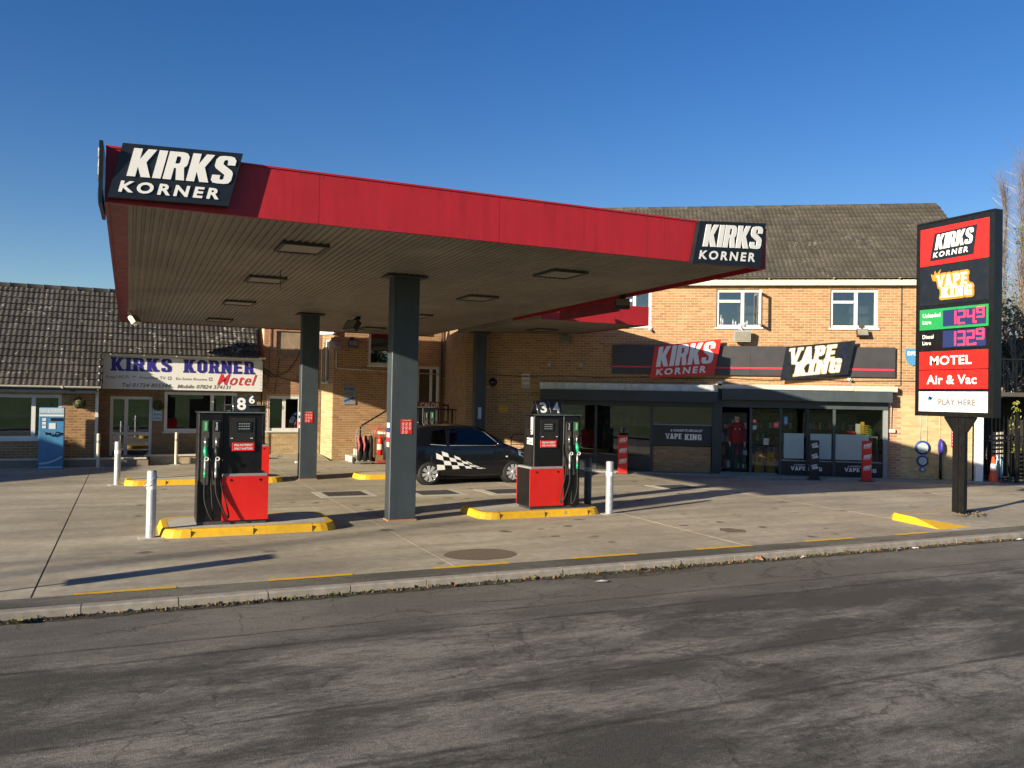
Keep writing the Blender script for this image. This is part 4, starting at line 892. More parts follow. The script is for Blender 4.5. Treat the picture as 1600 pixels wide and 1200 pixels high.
# KIRKS KORNER corner signs
def kirks(mb_letters, quad, nrm, k0=(.10, .40, .96, .92), k1=(.07, .10, .90, .31), mi=0, d=.012):
    block_text(mb_letters, 'KIRKS', sub(quad, *k0), nrm, 0, d, mi, gap=.055)
    font_text(mb_letters, 'KORNER', sub(quad, *k1), nrm, d, mi, bold=.035, shear=0, sp=1.28)
def sign_quad(name, label, quad, nrm, th, face, letters='white', cat='sign', **kw):
    c = sum(quad, V((0, 0, 0)))/4; t = thing(name, label, cat, c); q = [p-c for p in quad]
    mb = MB(); slab_panel(mb, q, nrm, th); mb.build('board', face, t)
    mb = MB(); kirks(mb, q, nrm, **kw); mb.build('lettering', letters, t); return t
YB = 10.33
q = [PY(168, 307, YB), PY(357, 322, YB), PY(380, 240, YB), PY(192, 223, YB)]
sign_quad('corner_sign', 'black slanted KIRKS KORNER sign on the canopy\'s left corner', q, FN, .10, 'navy')
q = [PY(1082, 411, YB), PY(1188, 417, YB), PY(1197, 349, YB), PY(1094, 345, YB)]
sign_quad('corner_sign', 'black slanted KIRKS KORNER sign on the canopy\'s right corner', q, FN, .10, 'navy')
q = [V((-.36, 11.9, 4.36)), V((-.36, 10.36, 4.26)), V((-.36, 10.22, 4.93)), V((-.36, 11.7, 5.02))]
sign_quad('corner_sign', 'black sign seen edge on at the canopy\'s left side', q, (-1, 0, 0), .04, 'navy')
q = [V((9.32, 15.0, 4.02)), V((9.32, 17.6, 4.02)), V((9.32, 17.7, 4.85)), V((9.32, 15.1, 4.85))]
sign_quad('side_board', 'dark red board hung low on the canopy\'s right side', q, (1, 0, 0), .05, 'maroon', 'maroon')

def floodlight(loc, rz, lab, mat='grey', tilt=R(35), sc=1.0, up=True):
    t = thing('floodlight', lab, 'floodlight', loc, rz); cy, sy = math.cos(tilt), math.sin(tilt)
    Mx = Matrix.Translation((0, -.14*sc, -.16*sc)) @ Matrix.Rotation(-tilt, 4, 'X')
    mb = MB(); mb.box(-.13*sc, .13*sc, -.045*sc, .045*sc, -.09*sc, .09*sc, 0, Mx)
    for k in range(5): mb.box((-.1+.045*k)*sc, (-.09+.045*k)*sc, .045*sc, .07*sc, -.08*sc, .08*sc, 0, Mx)
    mb.build('housing', mat, t)
    mb = MB(); mb.box(-.115*sc, .115*sc, -.052*sc, -.046*sc, -.075*sc, .075*sc, 0, Mx); mb.build('lens', 'lens', t)
    mb = MB(); mb.tube([(0, 0, 0), (0, -.05*sc, -.03*sc), (0, -.12*sc, -.08*sc)], .015*sc, 6); mb.box(-.05*sc, .05*sc, -.02, .0, -.05*sc, .05*sc); mb.build('bracket', mat, t); return t
p = G(197, 470, 4.1); floodlight((-.05, 23.6, zc(23.6)), R(60), 'small cream floodlight at the canopy\'s far left edge', 'offwhite', sc=1.2)
floodlight((9.0, 14.4, zc(14)-.02), R(-30), 'small black floodlight hanging from the canopy\'s right edge', 'black', sc=1.1)
floodlight((5.4, 21.5, zc(21.5)), R(-60), 'black speaker lamp beside the front pillar head', 'black', sc=1.6)

# ================================================================== PUMP ISLANDS
def island(x0, x1, y0, y1, lab, cut=.28):
    t = thing('pump_island', lab, 'kerb island', ((x0+x1)/2, (y0+y1)/2, 0), 0, 'yellow edged pump islands')
    a, b = (x1-x0)/2, (y1-y0)/2; pts = []
    for sx_, sy_, st_ in ((1, 1, 0), (-1, 1, 90), (-1, -1, 180), (1, -1, 270)):
        for k in range(5):
            tt = R(st_+k*22.5); pts.append((sx_*(a-cut)+cut*math.cos(tt), sy_*(b-cut)+cut*math.sin(tt)))
    ins = lambda d: [(x*(1-d/a), y*(1-d/b)) for x, y in pts]; n = len(pts)
    mb = MB(); p1, p2 = ins(.03), ins(.13)
    vs = [(x, y, 0) for x, y in pts]+[(x, y, .095) for x, y in p1]+[(x, y, .12) for x, y in ins(.05)]+[(x, y, .12) for x, y in p2]
    mb.faces(vs, [(r_*n+i, r_*n+(i+1) % n, (r_+1)*n+(i+1) % n, (r_+1)*n+i) for r_ in range(3) for i in range(n)], 0, False); mb.build('painted_kerb', 'yellow', t)
    mb = MB()
    for k in range(-1, 2): mb.box(k*.9-.003, k*.9+.003, -b+.0, -b+.03, .0, .097); mb.box(k*.9-.003, k*.9+.003, -b+.04, -b+.12, .10, .1212)
    mb.build('kerb_joints', 'iron', t, kind='stuff')
    mb = MB(); mb.faces([(x, y, .118) for x, y in p2], [tuple(range(n))]); mb.build('top_screed', 'pale', t); return t
island(.46, 3.12, 13.36, 14.85, 'yellow edged island under the pump numbered 8')
island(5.72, 8.22, 13.66, 14.98, 'yellow edged island under the pump numbered 3 and 4')
island(-.06, 3.5, 20.85, 21.9, 'yellow edged island under the far pump numbered 6')
island(5.36, 8.9, 20.98, 21.95, 'yellow edged island between the hatchback and the trolleys')

def bollard(x, y, lab, mat='galv', r=.068, h=1.0, band=True):
    t = thing('bollard', lab, 'bollard', (x, y, 0), random.uniform(0, 6), 'guard posts on the forecourt')
    mb = MB(); mb.lathe([(r, 0), (r, h-.03), (r*.9, h-.005), (0, h)], (0, 0, 0), n=20); mb.build('post', mat, t)
    if band: mb = MB(); mb.lathe([(r+.002, h*.72), (r+.002, h*.80)], (0, 0, 0), n=20); mb.build('reflective_band', 'white' if mat == 'galv' else 'grey', t)
    mb = MB(); mb.box(-.17, .17, -.15, .15, -.01, .006); mb.build('footing', 'pale', t); return t
bollard(.34, 13.55, 'galvanised bollard at the left end of the pump 8 island')
bollard(8.36, 13.72, 'galvanised bollard in bright sun right of pump 3 and 4', r=.072)
bollard(8.46, 14.72, 'dark grey bollard just behind pump 3 and 4', 'slate', r=.075)
bollard(-.2, 21.2, 'galvanised bollard at the left end of the far island')
bollard(1.31, 26.6, 'thin white and yellow post before the motel window', 'offwhite', r=.045, h=.95)
bollard(-.74, 26.0, 'thin white and yellow post before the motel door', 'offwhite', r=.045, h=.95)
mb, fin = quick('wire_loop', 'galv', 'thin wire loop around the top of the near left bollard', 'wire', (.34, 13.55, .9)); mb.tube([(-.09*math.cos(t)-.02, .1*math.sin(t), .02*math.sin(2*t)-.06*(1+math.cos(t))) for t in [k*6.283/14 for k in range(15)]], .006, 5); fin()

# ---- fuel pump
def pump(x, y, z, lab, right=True, nums='8', group='fuel pumps'):
    """local: width 1.08 along x from 0; hose column on right (or left)"""
    t = thing('fuel_pump', lab, 'fuel pump', (x, y, z), 0, group)
    f = (lambda u: u) if right else (lambda u: 1.08-u)
    def bx(u0, u1, y0, y1, z0, z1, nm, m, par=t, c=0):
        mb = MB(); a, b = sorted((f(u0), f(u1)))
        (mb.cbox(a, b, y0, y1, z0, z1, c) if c else mb.box(a, b, y0, y1, z0, z1)); return mb.build(nm, m, par)
    bx(.03, 1.05, .02, .52, 0, .05, 'plinth', 'iron')
    bx(.0, .70, .005, .56, .05, .74, 'lower_cabinet', 'black', c=.008)
    for yy, n in ((-.012, 'front_panel'), (.562, 'rear_panel')): bx(.0, .70, yy, yy+.016, .06, .745, n, 'red')
    for u in (.13, .57): 
        mb = MB(); mb.cyl((f(u), -.02, .69), (f(u), -.012, .69), .018, n=10); mb.build('panel_lock', 'black', t)
    mb = MB(); a_, b_ = sorted((f(.01), f(.70))); mb.cbox(a_, b_, -.0, .56, .747, .785, .012); mb.build('grey_ledge', 'grey', t)
    bx(.10, .70, .06, .50, .786, 1.73, 'upper_cabinet', 'black', c=.01)
    bx(.70, 1.06, .03, .54, .05, 1.73, 'hose_column', 'black', c=.01)
    bx(.06, 1.08, .02, .55, 1.732, 1.752, 'top_cover', 'black')
    bx(.062, 1.078, .010, .018, 1.738, 1.75, 'bright_edge', 'chrome')
    bx(.22, .60, .045, .058, 1.20, 1.66, 'display_housing', 'matt_black')
    d = bx(.27, .50, .036, .044, 1.44, 1.60, 'display', 'navy')
    mb = MB()
    for k in range(3):
        for j in range(5): a_, b_ = sorted((f(.30+.035*j), f(.325+.035*j))); mb.box(a_, b_, .032, .0355, 1.56-.04*k, 1.575-.04*k)
    mb.build('display_digits', 'grey', d)
    for u in (.25, .55): bx(u, u+.035, .036, .044, 1.335, 1.345, 'indicator', 'white')
    # pre-payment label
    a_, b_ = sorted((f(.22), f(.56)))
    mb = MB(); mb.cbox(a_, b_, .030, .044, 1.14, 1.27, .004); lb = mb.build('notice', 'red', t)
    mb = MB(); font_text(mb, 'PRE-PAYMENT', XZ(a_+.03, b_-.03, 1.215, 1.25, .030), FN, .002, bold=.03, shear=.15); font_text(mb, 'ONLY IN-STORE', XZ(a_+.03, b_-.03, 1.16, 1.195, .030), FN, .002, bold=.03, shear=.15); mb.build('notice_text', 'white', lb)
    # side vents & stickers
    mb = MB(); 
    for k in range(14): mb.box(f(.095)-.003, f(.095)+.003, .12, .42, .86+.045*k, .875+.045*k)
    mb.build('side_vents', 'matt_black', t)
    bx(.092, .0985, .10, .19, 1.38, 1.70, 'side_sticker', 'white'); bx(.092, .0985, .10, .34, 1.18, 1.32, 'white_notice', 'white')
    # nozzles
    for u, m_, lm in ((.80, 'matt_black', 'navy'), (.96, 'tealgreen', 'green')):
        bx(u-.055, u+.055, .012, .028, .62, 1.62, 'nozzle_bay', 'iron')
        l = bx(u-.035, u+.035, .004, .011, 1.45, 1.61, 'fuel_label', lm)
        mb = MB(); q = [V((f(u)+dx, .004, zz)) for dx, zz in ((.015, 1.47), (.015, 1.59), (-.015, 1.59), (-.015, 1.47))]; font_text(mb, 'Unleaded' if m_ == 'tealgreen' else 'Diesel', q, FN, .002, bold=.01); mb.build('label_text', 'white', l)
        mb = MB(); mb.tube([(f(u), -.01, 1.36), (f(u), -.012, 1.18)], .011, 8); nz = mb.build('nozzle_spout', 'chrome', t)
        mb = MB(); mb.tube([(f(u), -.02, 1.22), (f(u)+.005, -.035, 1.14), (f(u)+.012, -.045, 1.05)], [.020, .036, .026], 10); mb.build('nozzle_body', m_, nz)
        mb = MB(); mb.lathe([(.018, 0), (.03, 0), (.034, -.012), (.028, -.014), (.018, -.006)], (f(u)+.02, -.07, 1.03), 'y', 16); mb.build('dial', 'white', nz)
        mb = MB(); mb.tube([(f(u), -.04, 1.02), (f(u), -.05, .90), (f(u), -.05, .84)], .016, 8); mb.build('handle', 'galv', nz)
        mb = MB(); mb.cyl((f(u), -.05, .84), (f(u), -.05, .74), .019, n=10); mb.build('swivel', 'galv' if m_ != 'tealgreen' else m_, nz)
        s_ = 1 if right else -1; pts = []
        dx = (-.13 if u < .9 else -.10)*(1 if right else -1)
        if u < .9: cp = [(f(u), -.05, .76), (f(u)-.01*s_, -.07, .5), (f(u)-.12*s_, -.10, .22), (f(u)-.20*s_, -.09, .12), (f(u)-.17*s_, -.06, .3), (f(u)-.07*s_, -.03, .7), (f(u)-.11*s_, .01, 1.05), (f(u)-.10*s_, .03, 1.2)]
        else: cp = [(f(u), -.05, .76), (f(u)+.0*s_, -.07, .42), (f(u)-.06*s_, -.10, .2), (f(u)-.13*s_, -.09, .09), (f(u)-.12*s_, -.06, .28), (f(u)-.09*s_, -.02, .75), (f(u)-.09*s_, .02, 1.1)]
        cp = [V(c) for c in cp]
        for i in range(len(cp)-1):
            p0_, p1_, p2_, p3_ = cp[max(i-1, 0)], cp[i], cp[i+1], cp[min(i+2, len(cp)-1)]
            for k in range(6):
                q_ = k/6; pts.append(.5*((2*p1_)+(p2_-p0_)*q_+(2*p0_-5*p1_+4*p2_-p3_)*q_*q_+(3*p1_-p0_-3*p2_+p3_)*q_**3))
        pts.append(cp[-1]); mb = MB(); mb.tube(pts, .0125, 8); mb.build('hose', 'rubber', t)
    # number plates: folded A-frames
    for k, n_ in enumerate(nums):
        cx = f(.33+.27*k) if right else f(.42-.28*k); ww = .115
        mb = MB(); q = XZ(cx-ww, cx+ww, 1.755, 2.0, .16); q = [q[0]+V((0, -.05, 0)), q[1]+V((0, -.05, 0)), q[2]+V((0, .05, 0)), q[3]+V((0, .05, 0))]
        nn = V((0, -1, .4)).normalized(); slab_panel(mb, q, nn, .006); pn = mb.build('number_plate', 'darkslate', t); mb = MB(); q2 = [p+V((0, .24-2*(p.y-.16), 0)) for p in q]; slab_panel(mb, [q2[1], q2[0], q2[3], q2[2]], (0, 1, .4), .006)
        mb.build('rear_plate', 'darkslate', pn)
        mb = MB(); font_text(mb, n_, sub(q, .20, .10, .80, .90), nn, .004, bold=.03); mb.build('numeral', 'white', pn)
        mb = MB(); mb.tube([q[0]+V((-.012, 0, 0)), q[3]+V((-.012, .03, 0)), q2[0]+V((-.012, 0, 0))], .006, 5); mb.build('plate_edge', 'chrome', pn)
    return t
pump(6.73, 13.84, .12, 'black and red fuel pump with number plates 3 and 4, hoses at its right', True, '34')
pump(.97, 13.72, .12, 'black and red fuel pump numbered 8, hoses at its left', False, '8')
pump(2.08, 21.12, .12, 'black and red fuel pump numbered 6 half hidden behind pump 8', False, '6')
pump(6.42, 21.2, .12, 'dark fuel pump behind the hatchback and the front pillar', True, '')

# stickers on the pillars
def pill_notice(px0, py0, px1, py1, y, lab, face='red'):
    a, b = PY(px0, py1, y), PY(px1, py0, y); w_, h_ = b.x-a.x, b.z-a.z
    t = thing('pillar_notice', lab, 'notice', (a.x, y, a.z), 0, 'red notices on the canopy pillars')
    mb = MB(); mb.box(0, w_, -.006, -.001, 0, h_); mb.build('sheet', face, t)
    mb = MB(); font_text(mb, 'For your safety', XZ(w_*.15, w_*.85, h_*.88, h_*.95, -.006), FN, .002, bold=.02)
    for r_ in range(3):
        for c in range(3 if r_ < 2 else 2):
            cx, cz = w_*(.2+.3*c), h_*(.70-.27*r_)
            mb.lathe([(w_*.06, 0), (w_*.095, 0)], (cx, -.0085, cz), 'y', 12); mb.box(cx-w_*.10, cx+w_*.10, -.0085, -.0065, cz-h_*.125, cz-h_*.105)
    mb.build('pictograms', 'white', t)
pill_notice(626, 655, 644, 678, 13.998, 'red safety notice with white pictograms on the front pillar')
pill_notice(476, 643, 489, 660, 21.298, 'red safety notice with white pictograms on the far left pillar')
def strip_notice(x, y, z, h_, lab):
    t = thing('pillar_label', lab, 'label', (x, y, z), 0, 'narrow labels on the pillars')
    for k, m_ in enumerate(('offwhite', 'redtxt', 'white', 'blue', 'white')): mb = MB(); mb.box(-.004, .0, 0, .16, h_*k/5, h_*(k+1)/5-.001); mb.build('band', m_, t)
strip_notice(4.118, 14.05, 1.28, .42, 'narrow striped label on the left face of the front pillar'); strip_notice(3.928, 21.35, 1.3, .4, 'narrow striped label on the left face of the far left pillar')
mb, fin = quick('small_pump_label', 'paleblue', 'pale striped label on the pillar beside the shop wall', 'label', (9.6, 23.295, 1.5)); mb.box(-.05, .06, -.004, 0, 0, .35); fin()

# ================================================================== SHOPFRONT (parts of the shop building)
def lb(x0, x1, y0, y1, z0, z1, nm, m, par=SB, kind=None, label=None):
    mb = MB(); mb.box(x0, x1, y0, y1, z0, z1); return mb.build(nm, m, par, kind=kind, label=label)
lb(.06, 5.32, -.26, -.0, 2.44, 2.64, 'shopfront_coping', 'galv'); lb(5.33, 9.10, -.30, -.0, 2.54, 2.67, 'shopfront_coping', 'offwhite'); lb(9.11, 10.3, -.28, -.0, 2.52, 2.68, 'shopfront_coping', 'pale')
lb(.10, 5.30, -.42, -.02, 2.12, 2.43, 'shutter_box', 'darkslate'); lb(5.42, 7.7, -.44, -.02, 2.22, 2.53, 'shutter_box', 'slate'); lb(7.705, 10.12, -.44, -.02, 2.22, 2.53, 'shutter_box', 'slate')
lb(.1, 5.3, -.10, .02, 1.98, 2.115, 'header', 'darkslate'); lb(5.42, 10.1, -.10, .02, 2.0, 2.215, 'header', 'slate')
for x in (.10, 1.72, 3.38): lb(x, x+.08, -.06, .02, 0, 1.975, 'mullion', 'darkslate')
lb(5.18, 5.46, -.14, .06, 0, 2.5, 'pier', 'darkslate'); lb(9.98, 10.10, -.10, .04, 0, 1.99, 'pier', 'grey')
for x in (6.26, 7.10, 8.60): lb(x, x+.07, -.07, .02, 0, 1.99, 'mullion', 'slate')
def pane(x0, x1, z0, z1, y=-.02, m='glass_clear'): return lb(x0, x1, y-.006, y, z0, z1, 'pane', m)
for x0, x1 in ((.18, 1.72), (1.80, 3.38)): pane(x0, x1, .50, 1.975, m='glass_dark'); lb(x0, x1, -.035, 0, .46, .498, 'transom', 'darkslate'); lb(x0, x1, -.03, 0, .02, .458, 'lower_panel', 'navy')
pane(3.46, 5.18, 1.46, 1.975, m='glass_dark'); lb(3.46, 5.18, -.04, .0, 1.43, 1.458, 'transom', 'grey'); vp = lb(3.46, 5.18, -.035, .0, .82, 1.428, 'lettered_panel', 'navy')
mb = MB(); font_text(mb, 'E CIGARETTE SPECIALIST', XZ(3.98, 4.92, 1.24, 1.31, -.035), FN, .004, bold=.03, shear=.2); block_text(mb, 'VAPE', XZ(3.84, 4.32, 1.02, 1.18, -.035), FN, 0, .006, slab=True); block_text(mb, 'KING', XZ(4.40, 4.90, 1.0, 1.17, -.035), FN, 0, .006, slab=True); mb.build('lettering', 'white', vp)
brick_wall(SB, (3.46, 0, 0), Ul, Nl, 0, 1.70, 0, .80, [], 'brick_brown', nparts=90, wallname='stall_riser', th=.1)
pane(6.33, 7.10, .06, 1.97)
for x0, x1, fx0, fx1 in ((7.17, 7.86, 7.24, 7.80), (7.93, 8.60, 7.98, 8.57), (8.67, 9.98, 8.68, 9.60)):
    pane(x0, x1, .50, 1.97); lb(x0, x1, -.03, 0, .46, .498, 'transom', 'grey'); lb(x0, x1, -.028, 0, .02, .458, 'lower_panel', 'navy'); lb(fx0, fx1, -.030, -.027, .54, 1.27, 'frosted_panel', 'frost')
lb(7.86, 7.93, -.06, .02, 0, 1.99, 'mullion', 'darkslate')
for x in (7.45, 8.95):
    mb = MB(); font_text(mb, 'E CIGARETTE SPECIALIST', XZ(x+.08, x+.75, .335, .375, -.028), FN, .003, bold=.03, shear=.2); block_text(mb, 'VAPE', XZ(x, x+.42, .20, .31, -.028), FN, 0, .005, slab=True); block_text(mb, 'KING', XZ(x+.48, x+.88, .19, .30, -.028), FN, 0, .005, slab=True); mb.build('lettering', 'white', SB)
# interior
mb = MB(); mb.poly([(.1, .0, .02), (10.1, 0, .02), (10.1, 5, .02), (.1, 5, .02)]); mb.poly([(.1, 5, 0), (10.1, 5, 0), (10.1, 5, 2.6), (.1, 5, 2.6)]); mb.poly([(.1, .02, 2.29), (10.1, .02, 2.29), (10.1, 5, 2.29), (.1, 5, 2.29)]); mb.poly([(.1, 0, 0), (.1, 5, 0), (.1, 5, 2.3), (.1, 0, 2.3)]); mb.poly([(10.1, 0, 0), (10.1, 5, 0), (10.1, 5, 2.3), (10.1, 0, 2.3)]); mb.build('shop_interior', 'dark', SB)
rnd = random.Random(5)
def shelves(s, y, wd, lab, rows=4):
    t = shoproot('shelving', lab, 'shelves', s, .02, -y, 'shelves seen inside the shop')
    mb = MB(); mb.box(0, wd, .0, .02, 0, 1.8)
    for k in range(rows+1): mb.box(0, wd, -.35, 0, .1+k*.4, .12+k*.4)
    mb.build('rack', 'grey', t)
    mats = ['white', 'redtxt', 'green', 'yellow', 'blue', 'offwhite', 'grey', 'paleblue', 'orange']; mb = MB()
    for k in range(rows):
        x = .03
        while x < wd-.08:
            w_ = rnd.uniform(.06, .13); h_ = rnd.uniform(.12, .27); mb.box(x, x+w_*.9, -.33, -.1, .121+k*.4, .121+k*.4+h_, rnd.randrange(len(mats))); x += w_
    mb.build('goods', mats, t, kind='stuff')
shelves(5.35, 1.3, 1.0, 'grey shelving with goods seen through the open shop door', 4)
shelves(6.6, 2.4, 1.3, 'shelving seen through the glass door with notices', 4)
shelves(8.2, 2.2, 1.6, 'shelving behind the frosted window panels', 4)
shelves(.6, 2.6, 2.4, 'dim shelving behind the left shop window', 4)
# display goods in the right window
t = shoproot('window_display', 'red boxes and yellow green packets displayed in the lit right shop window', 'display', 8.72, .02, -.25)
mb = MB(); mb.box(0, 1.2, .0, .45, 1.16, 1.20); mb.box(0, .03, .0, .4, 0, 1.16); mb.box(1.17, 1.2, 0, .4, 0, 1.16); mb.build('display_table', 'grey', t)
for x0, x1, h, m_ in ((.02, .12, .05, 'white'), (.14, .34, .08, 'red'), (.36, .58, .14, 'red'), (.62, .74, .36, 'offwhite'), (.76, .84, .42, 'yellow'), (.86, .95, .30, 'yleaf'), (.97, 1.05, .22, 'green')):
    mb = MB(); mb.cbox(x0, x1, .05, .2, 1.201, 1.2+h, .008); mb.build('packet', m_, t)
mb = MB()
for k in range(5): mb.tube([(.70, .0, 1.28+.06*k), (.86, -.03, 1.30+.055*k), (1.02, .0, 1.25+.06*k)], .012, 5)
mb.build('yellow_rack', 'yellow', t)
for px, py, w_, h_, m_, lab in ((1179, 658, .10, .10, 'orange', 'orange notice stuck high on the glass door'), (1179, 668, .10, .12, 'paleblue', 'pale blue notice on the glass door under the orange one'), (1213, 664, .16, .16, 'redtxt', 'pink red poster on the right of the glass door'), (1197, 690, .14, .19, 'offwhite', 'white paper notice in the middle of the glass door'), (1228, 657, .10, .24, 'airblue', 'blue sticker at the top left of the window right of the door')):
    p = SW(px, py, .035); o_ = shoproot('door_notice', lab, 'notice', p.x-w_/2, p.z-h_/2, .034, 'notices stuck on the shop glass'); mb = MB(); mb.box(0, w_, -.003, 0, 0, h_); mb.build('sheet', m_, o_); mb = MB()
    for k in range(4): mb.box(w_*.15, w_*(.85-.1*(k % 2)), -.0045, -.0032, h_*(.2+.17*k), h_*(.25+.17*k))
    mb.build('print_lines', 'greytxt' if m_ in ('offwhite', 'paleblue') else 'white', o_)
for s_, lab in ((6.62, 'yellow wet floor board behind the glass door, left'), (6.95, 'yellow wet floor board behind the glass door, right')):
    t = shoproot('wet_floor_board', lab, 'floor sign', s_, .02, -.5, 'yellow floor boards behind the door')
    mb = MB(); q = [V((-.13, -.12, 0)), V((.13, -.12, 0)), V((.09, 0, .66)), V((-.09, 0, .66))]; slab_panel(mb, q, (0, -1, .2), .012); q2 = [V((.13, .14, 0)), V((-.13, .14, 0)), V((-.09, .02, .66)), V((.09, .02, .66))]; slab_panel(mb, q2, (0, 1, .2), .012); mb.build('panel', 'yellow', t)
    mb = MB(); mb.box(-.05, .05, -.075, -.06, .38, .50); mb.build('pictogram', 'black', t)
mb = MB(); mb.faces([(5.3, -.9, .004), (7.2, -.9, .004), (7.0, -.02, .10), (5.45, -.02, .10), (5.3, -.9, 0), (7.2, -.9, 0), (7.0, -.02, 0), (5.45, -.02, 0)], [(0, 1, 2, 3), (0, 3, 7, 4), (1, 5, 6, 2)]); mb.build('door_ramp', 'concrete', SB)
mb = MB(); mb.box(-2.2, 12.9, -.55, -.02, 0, .05); mb.build('apron_kerb', 'stone', SB)

# sign band on the wall
sb = shoproot('shop_sign_band', 'long dark grey sign band with a thin red stripe above the shopfront', 'sign band', 0, 0, 0)
for k in range(4):
    xa = 2.22+(10.28-2.22)*k/4; xb = 2.22+(10.28-2.22)*(k+1)/4-.004; mb = MB(); mb.box(xa, xb, -.11, -.03, 2.94, 3.80); mb.build('band_panel', 'anthracite', sb)
for xa, xb in ((2.22, 3.6), (5.1, 7.3), (8.9, 10.25)): mb = MB(); mb.box(xa, xb, -.113, -.1105, 3.13, 3.18); mb.build('red_stripe', 'redtxt', sb)
def wallquad(pts, off): return [SW(px, py, off) for px, py in pts]
def shop_sign(name, lab, pts, face, fn, off=.26):
    q = wallquad(pts, off); c = sum(q, V((0, 0, 0)))/4
    t = shoproot(name, lab, 'sign', c.x, c.z, off); q = [p-c for p in q]
    mb = MB(); slab_panel(mb, q, FN, .05); mb.build('board', face, t); mb = MB(); slab_panel(mb, [p+V((0, .05, 0)) for p in sub(q, .2, .2, .8, .8)], FN, .09); mb.build('stand_off', 'black', t)
    fn(t, q); return t
def f1(t, q): mb = MB(); kirks(mb, q, FN, k0=(.07, .34, .93, .96), k1=(.09, .08, .86, .28)); mb.build('lettering', 'white', t)
shop_sign('tilted_sign', 'red tilted KIRKS KORNER sign on the dark band over the shop', [(1015, 591), (1116, 586), (1127, 530), (1023, 541)], 'red', f1)
def outlined(t, q, txt, rct, outm, inm, ow=.012, slab=True):
    n = 10; mb = MB(); ext = sub(q, *rct); wdt = (ext[1]-ext[0]).length; hgt = (ext[3]-ext[0]).length
    for k in range(n):
        a_ = 2*math.pi*k/n; block_text(mb, txt, ext, t['_n'] if False else FN_[0], 0, .003+.0005*k, slab=slab, shift=(ow*math.cos(a_)/wdt, ow*math.sin(a_)/hgt))
    mb.build('letter_outline', outm, t); mb = MB(); block_text(mb, txt, ext, FN_[0], 0, .014, slab=slab); mb.build('lettering', inm, t)
FN_ = [FN]
def f2(t, q): outlined(t, q, 'VAPE', (.08, .47, .76, .93), 'dullgold', 'white', .022); outlined(t, q, 'KING', (.20, .10, .88, .50), 'dullgold', 'white', .022)
shop_sign('tilted_sign', 'black tilted VAPE KING sign on the dark band at the right', [(1219, 595), (1325, 585), (1337, 532), (1229, 542)], 'navy', f2)

# banners standing by the shop
def banner(pxl, pyb, pxr, pyt, lab, face, txt, off=.75):
    a, b = SW(pxl, pyb, off), SW(pxr, pyt, off); w_, h_ = b.x-a.x, b.z
    t = shoproot('forecourt_banner', lab, 'advert stand', a.x, 0, off, 'slim advert stands before the shop')
    mb = MB(); mb.box(0, w_, -.04, .02, .0, h_); mb.build('panel', face, t); mb = MB(); mb.box(-.05, w_+.05, -.16, .14, 0, .02); mb.build('foot', 'iron', t)
    mb = MB()
    for k in range(3):
        z = h_*(.86-.27*k); q = XZ(w_*.12, w_*.88, z-.07, z+.07, -.04); q[2] += V((.02, 0, .03)); q[3] += V((.02, 0, -.01)); q[1] += V((0, 0, .03))
        if txt == 'K': block_text(mb, 'KIRKS', sub(q, 0, .3, 1, 1), FN, 0, .004); font_text(mb, 'KORNER', sub(q, 0, 0, .95, .22), FN, .004, bold=.03)
        else: block_text(mb, 'VAPE', sub(q, 0, .5, .8, 1), FN, 0, .004); block_text(mb, 'KING', sub(q, .2, 0, 1, .46), FN, 0, .004)
    mb.build('lettering', 'white', t)
banner(965, 737, 981, 680, 'red slim KIRKS banner standing left of the bright bollard', 'red', 'K'); banner(1264, 749, 1280, 688, 'dark slim VAPE KING banner between the frosted windows', 'navy', 'V'); banner(1346, 750, 1362, 689, 'red slim KIRKS banner right of the frosted windows', 'red', 'K')

# fittings on the shop wall
def fl(px, py, lab, mat='grey', rz=-SHA, sc=1.2, tilt=R(20)): p = SW(px, py, .0); q = SA+SD*p.x+SN*.01; return floodlight((q.x, q.y, p.z+.12), rz, lab, mat, tilt, sc)
fl(1158, 517, 'pale grey floodlight under the window with the open sash', 'galv', sc=1.8, tilt=R(-10)); fl(1345, 517, 'small dark floodlight under the right upper window', 'iron'); fl(882, 527, 'small floodlight in the shade above the left shop window', 'grey')
def wall_cam(px, py, lab, dome=False):
    p = SW(px, py, .1); t = shoproot('security_camera', lab, 'camera', p.x, p.z, .0 if not dome else .32, 'security cameras')
    if dome:
        mb = MB(); mb.lathe([(.09, .05), (.085, 0), (.07, -.03)], (0, 0, 0)); mb.build('housing', 'upvc', t); mb = MB(); mb.sphere((0, 0, -.03), .06); mb.build('dome', 'black', t)
    else:
        mb = MB(); mb.cyl((0, 0, 0), (0, -.04, 0), .05); mb.build('base', 'upvc', t); mb = MB(); mb.cyl((0, -.05, -.0), (.0, -.16, -.04), .036); mb.build('housing', 'upvc', t); mb = MB(); mb.cyl((0, -.161, -.04), (0, -.165, -.041), .022); mb.build('lens', 'black', t)
wall_cam(858, 569, 'white bullet camera on the shaded wall, left one of two'); wall_cam(908, 569, 'white bullet camera on the shaded wall, right one of two'); wall_cam(1124, 598, 'white and black dome camera over the shop doorway', True); wall_cam(1328, 592, 'white bullet camera under the VAPE KING sign'); wall_cam(1016, 514, 'small white camera under the left upper window')
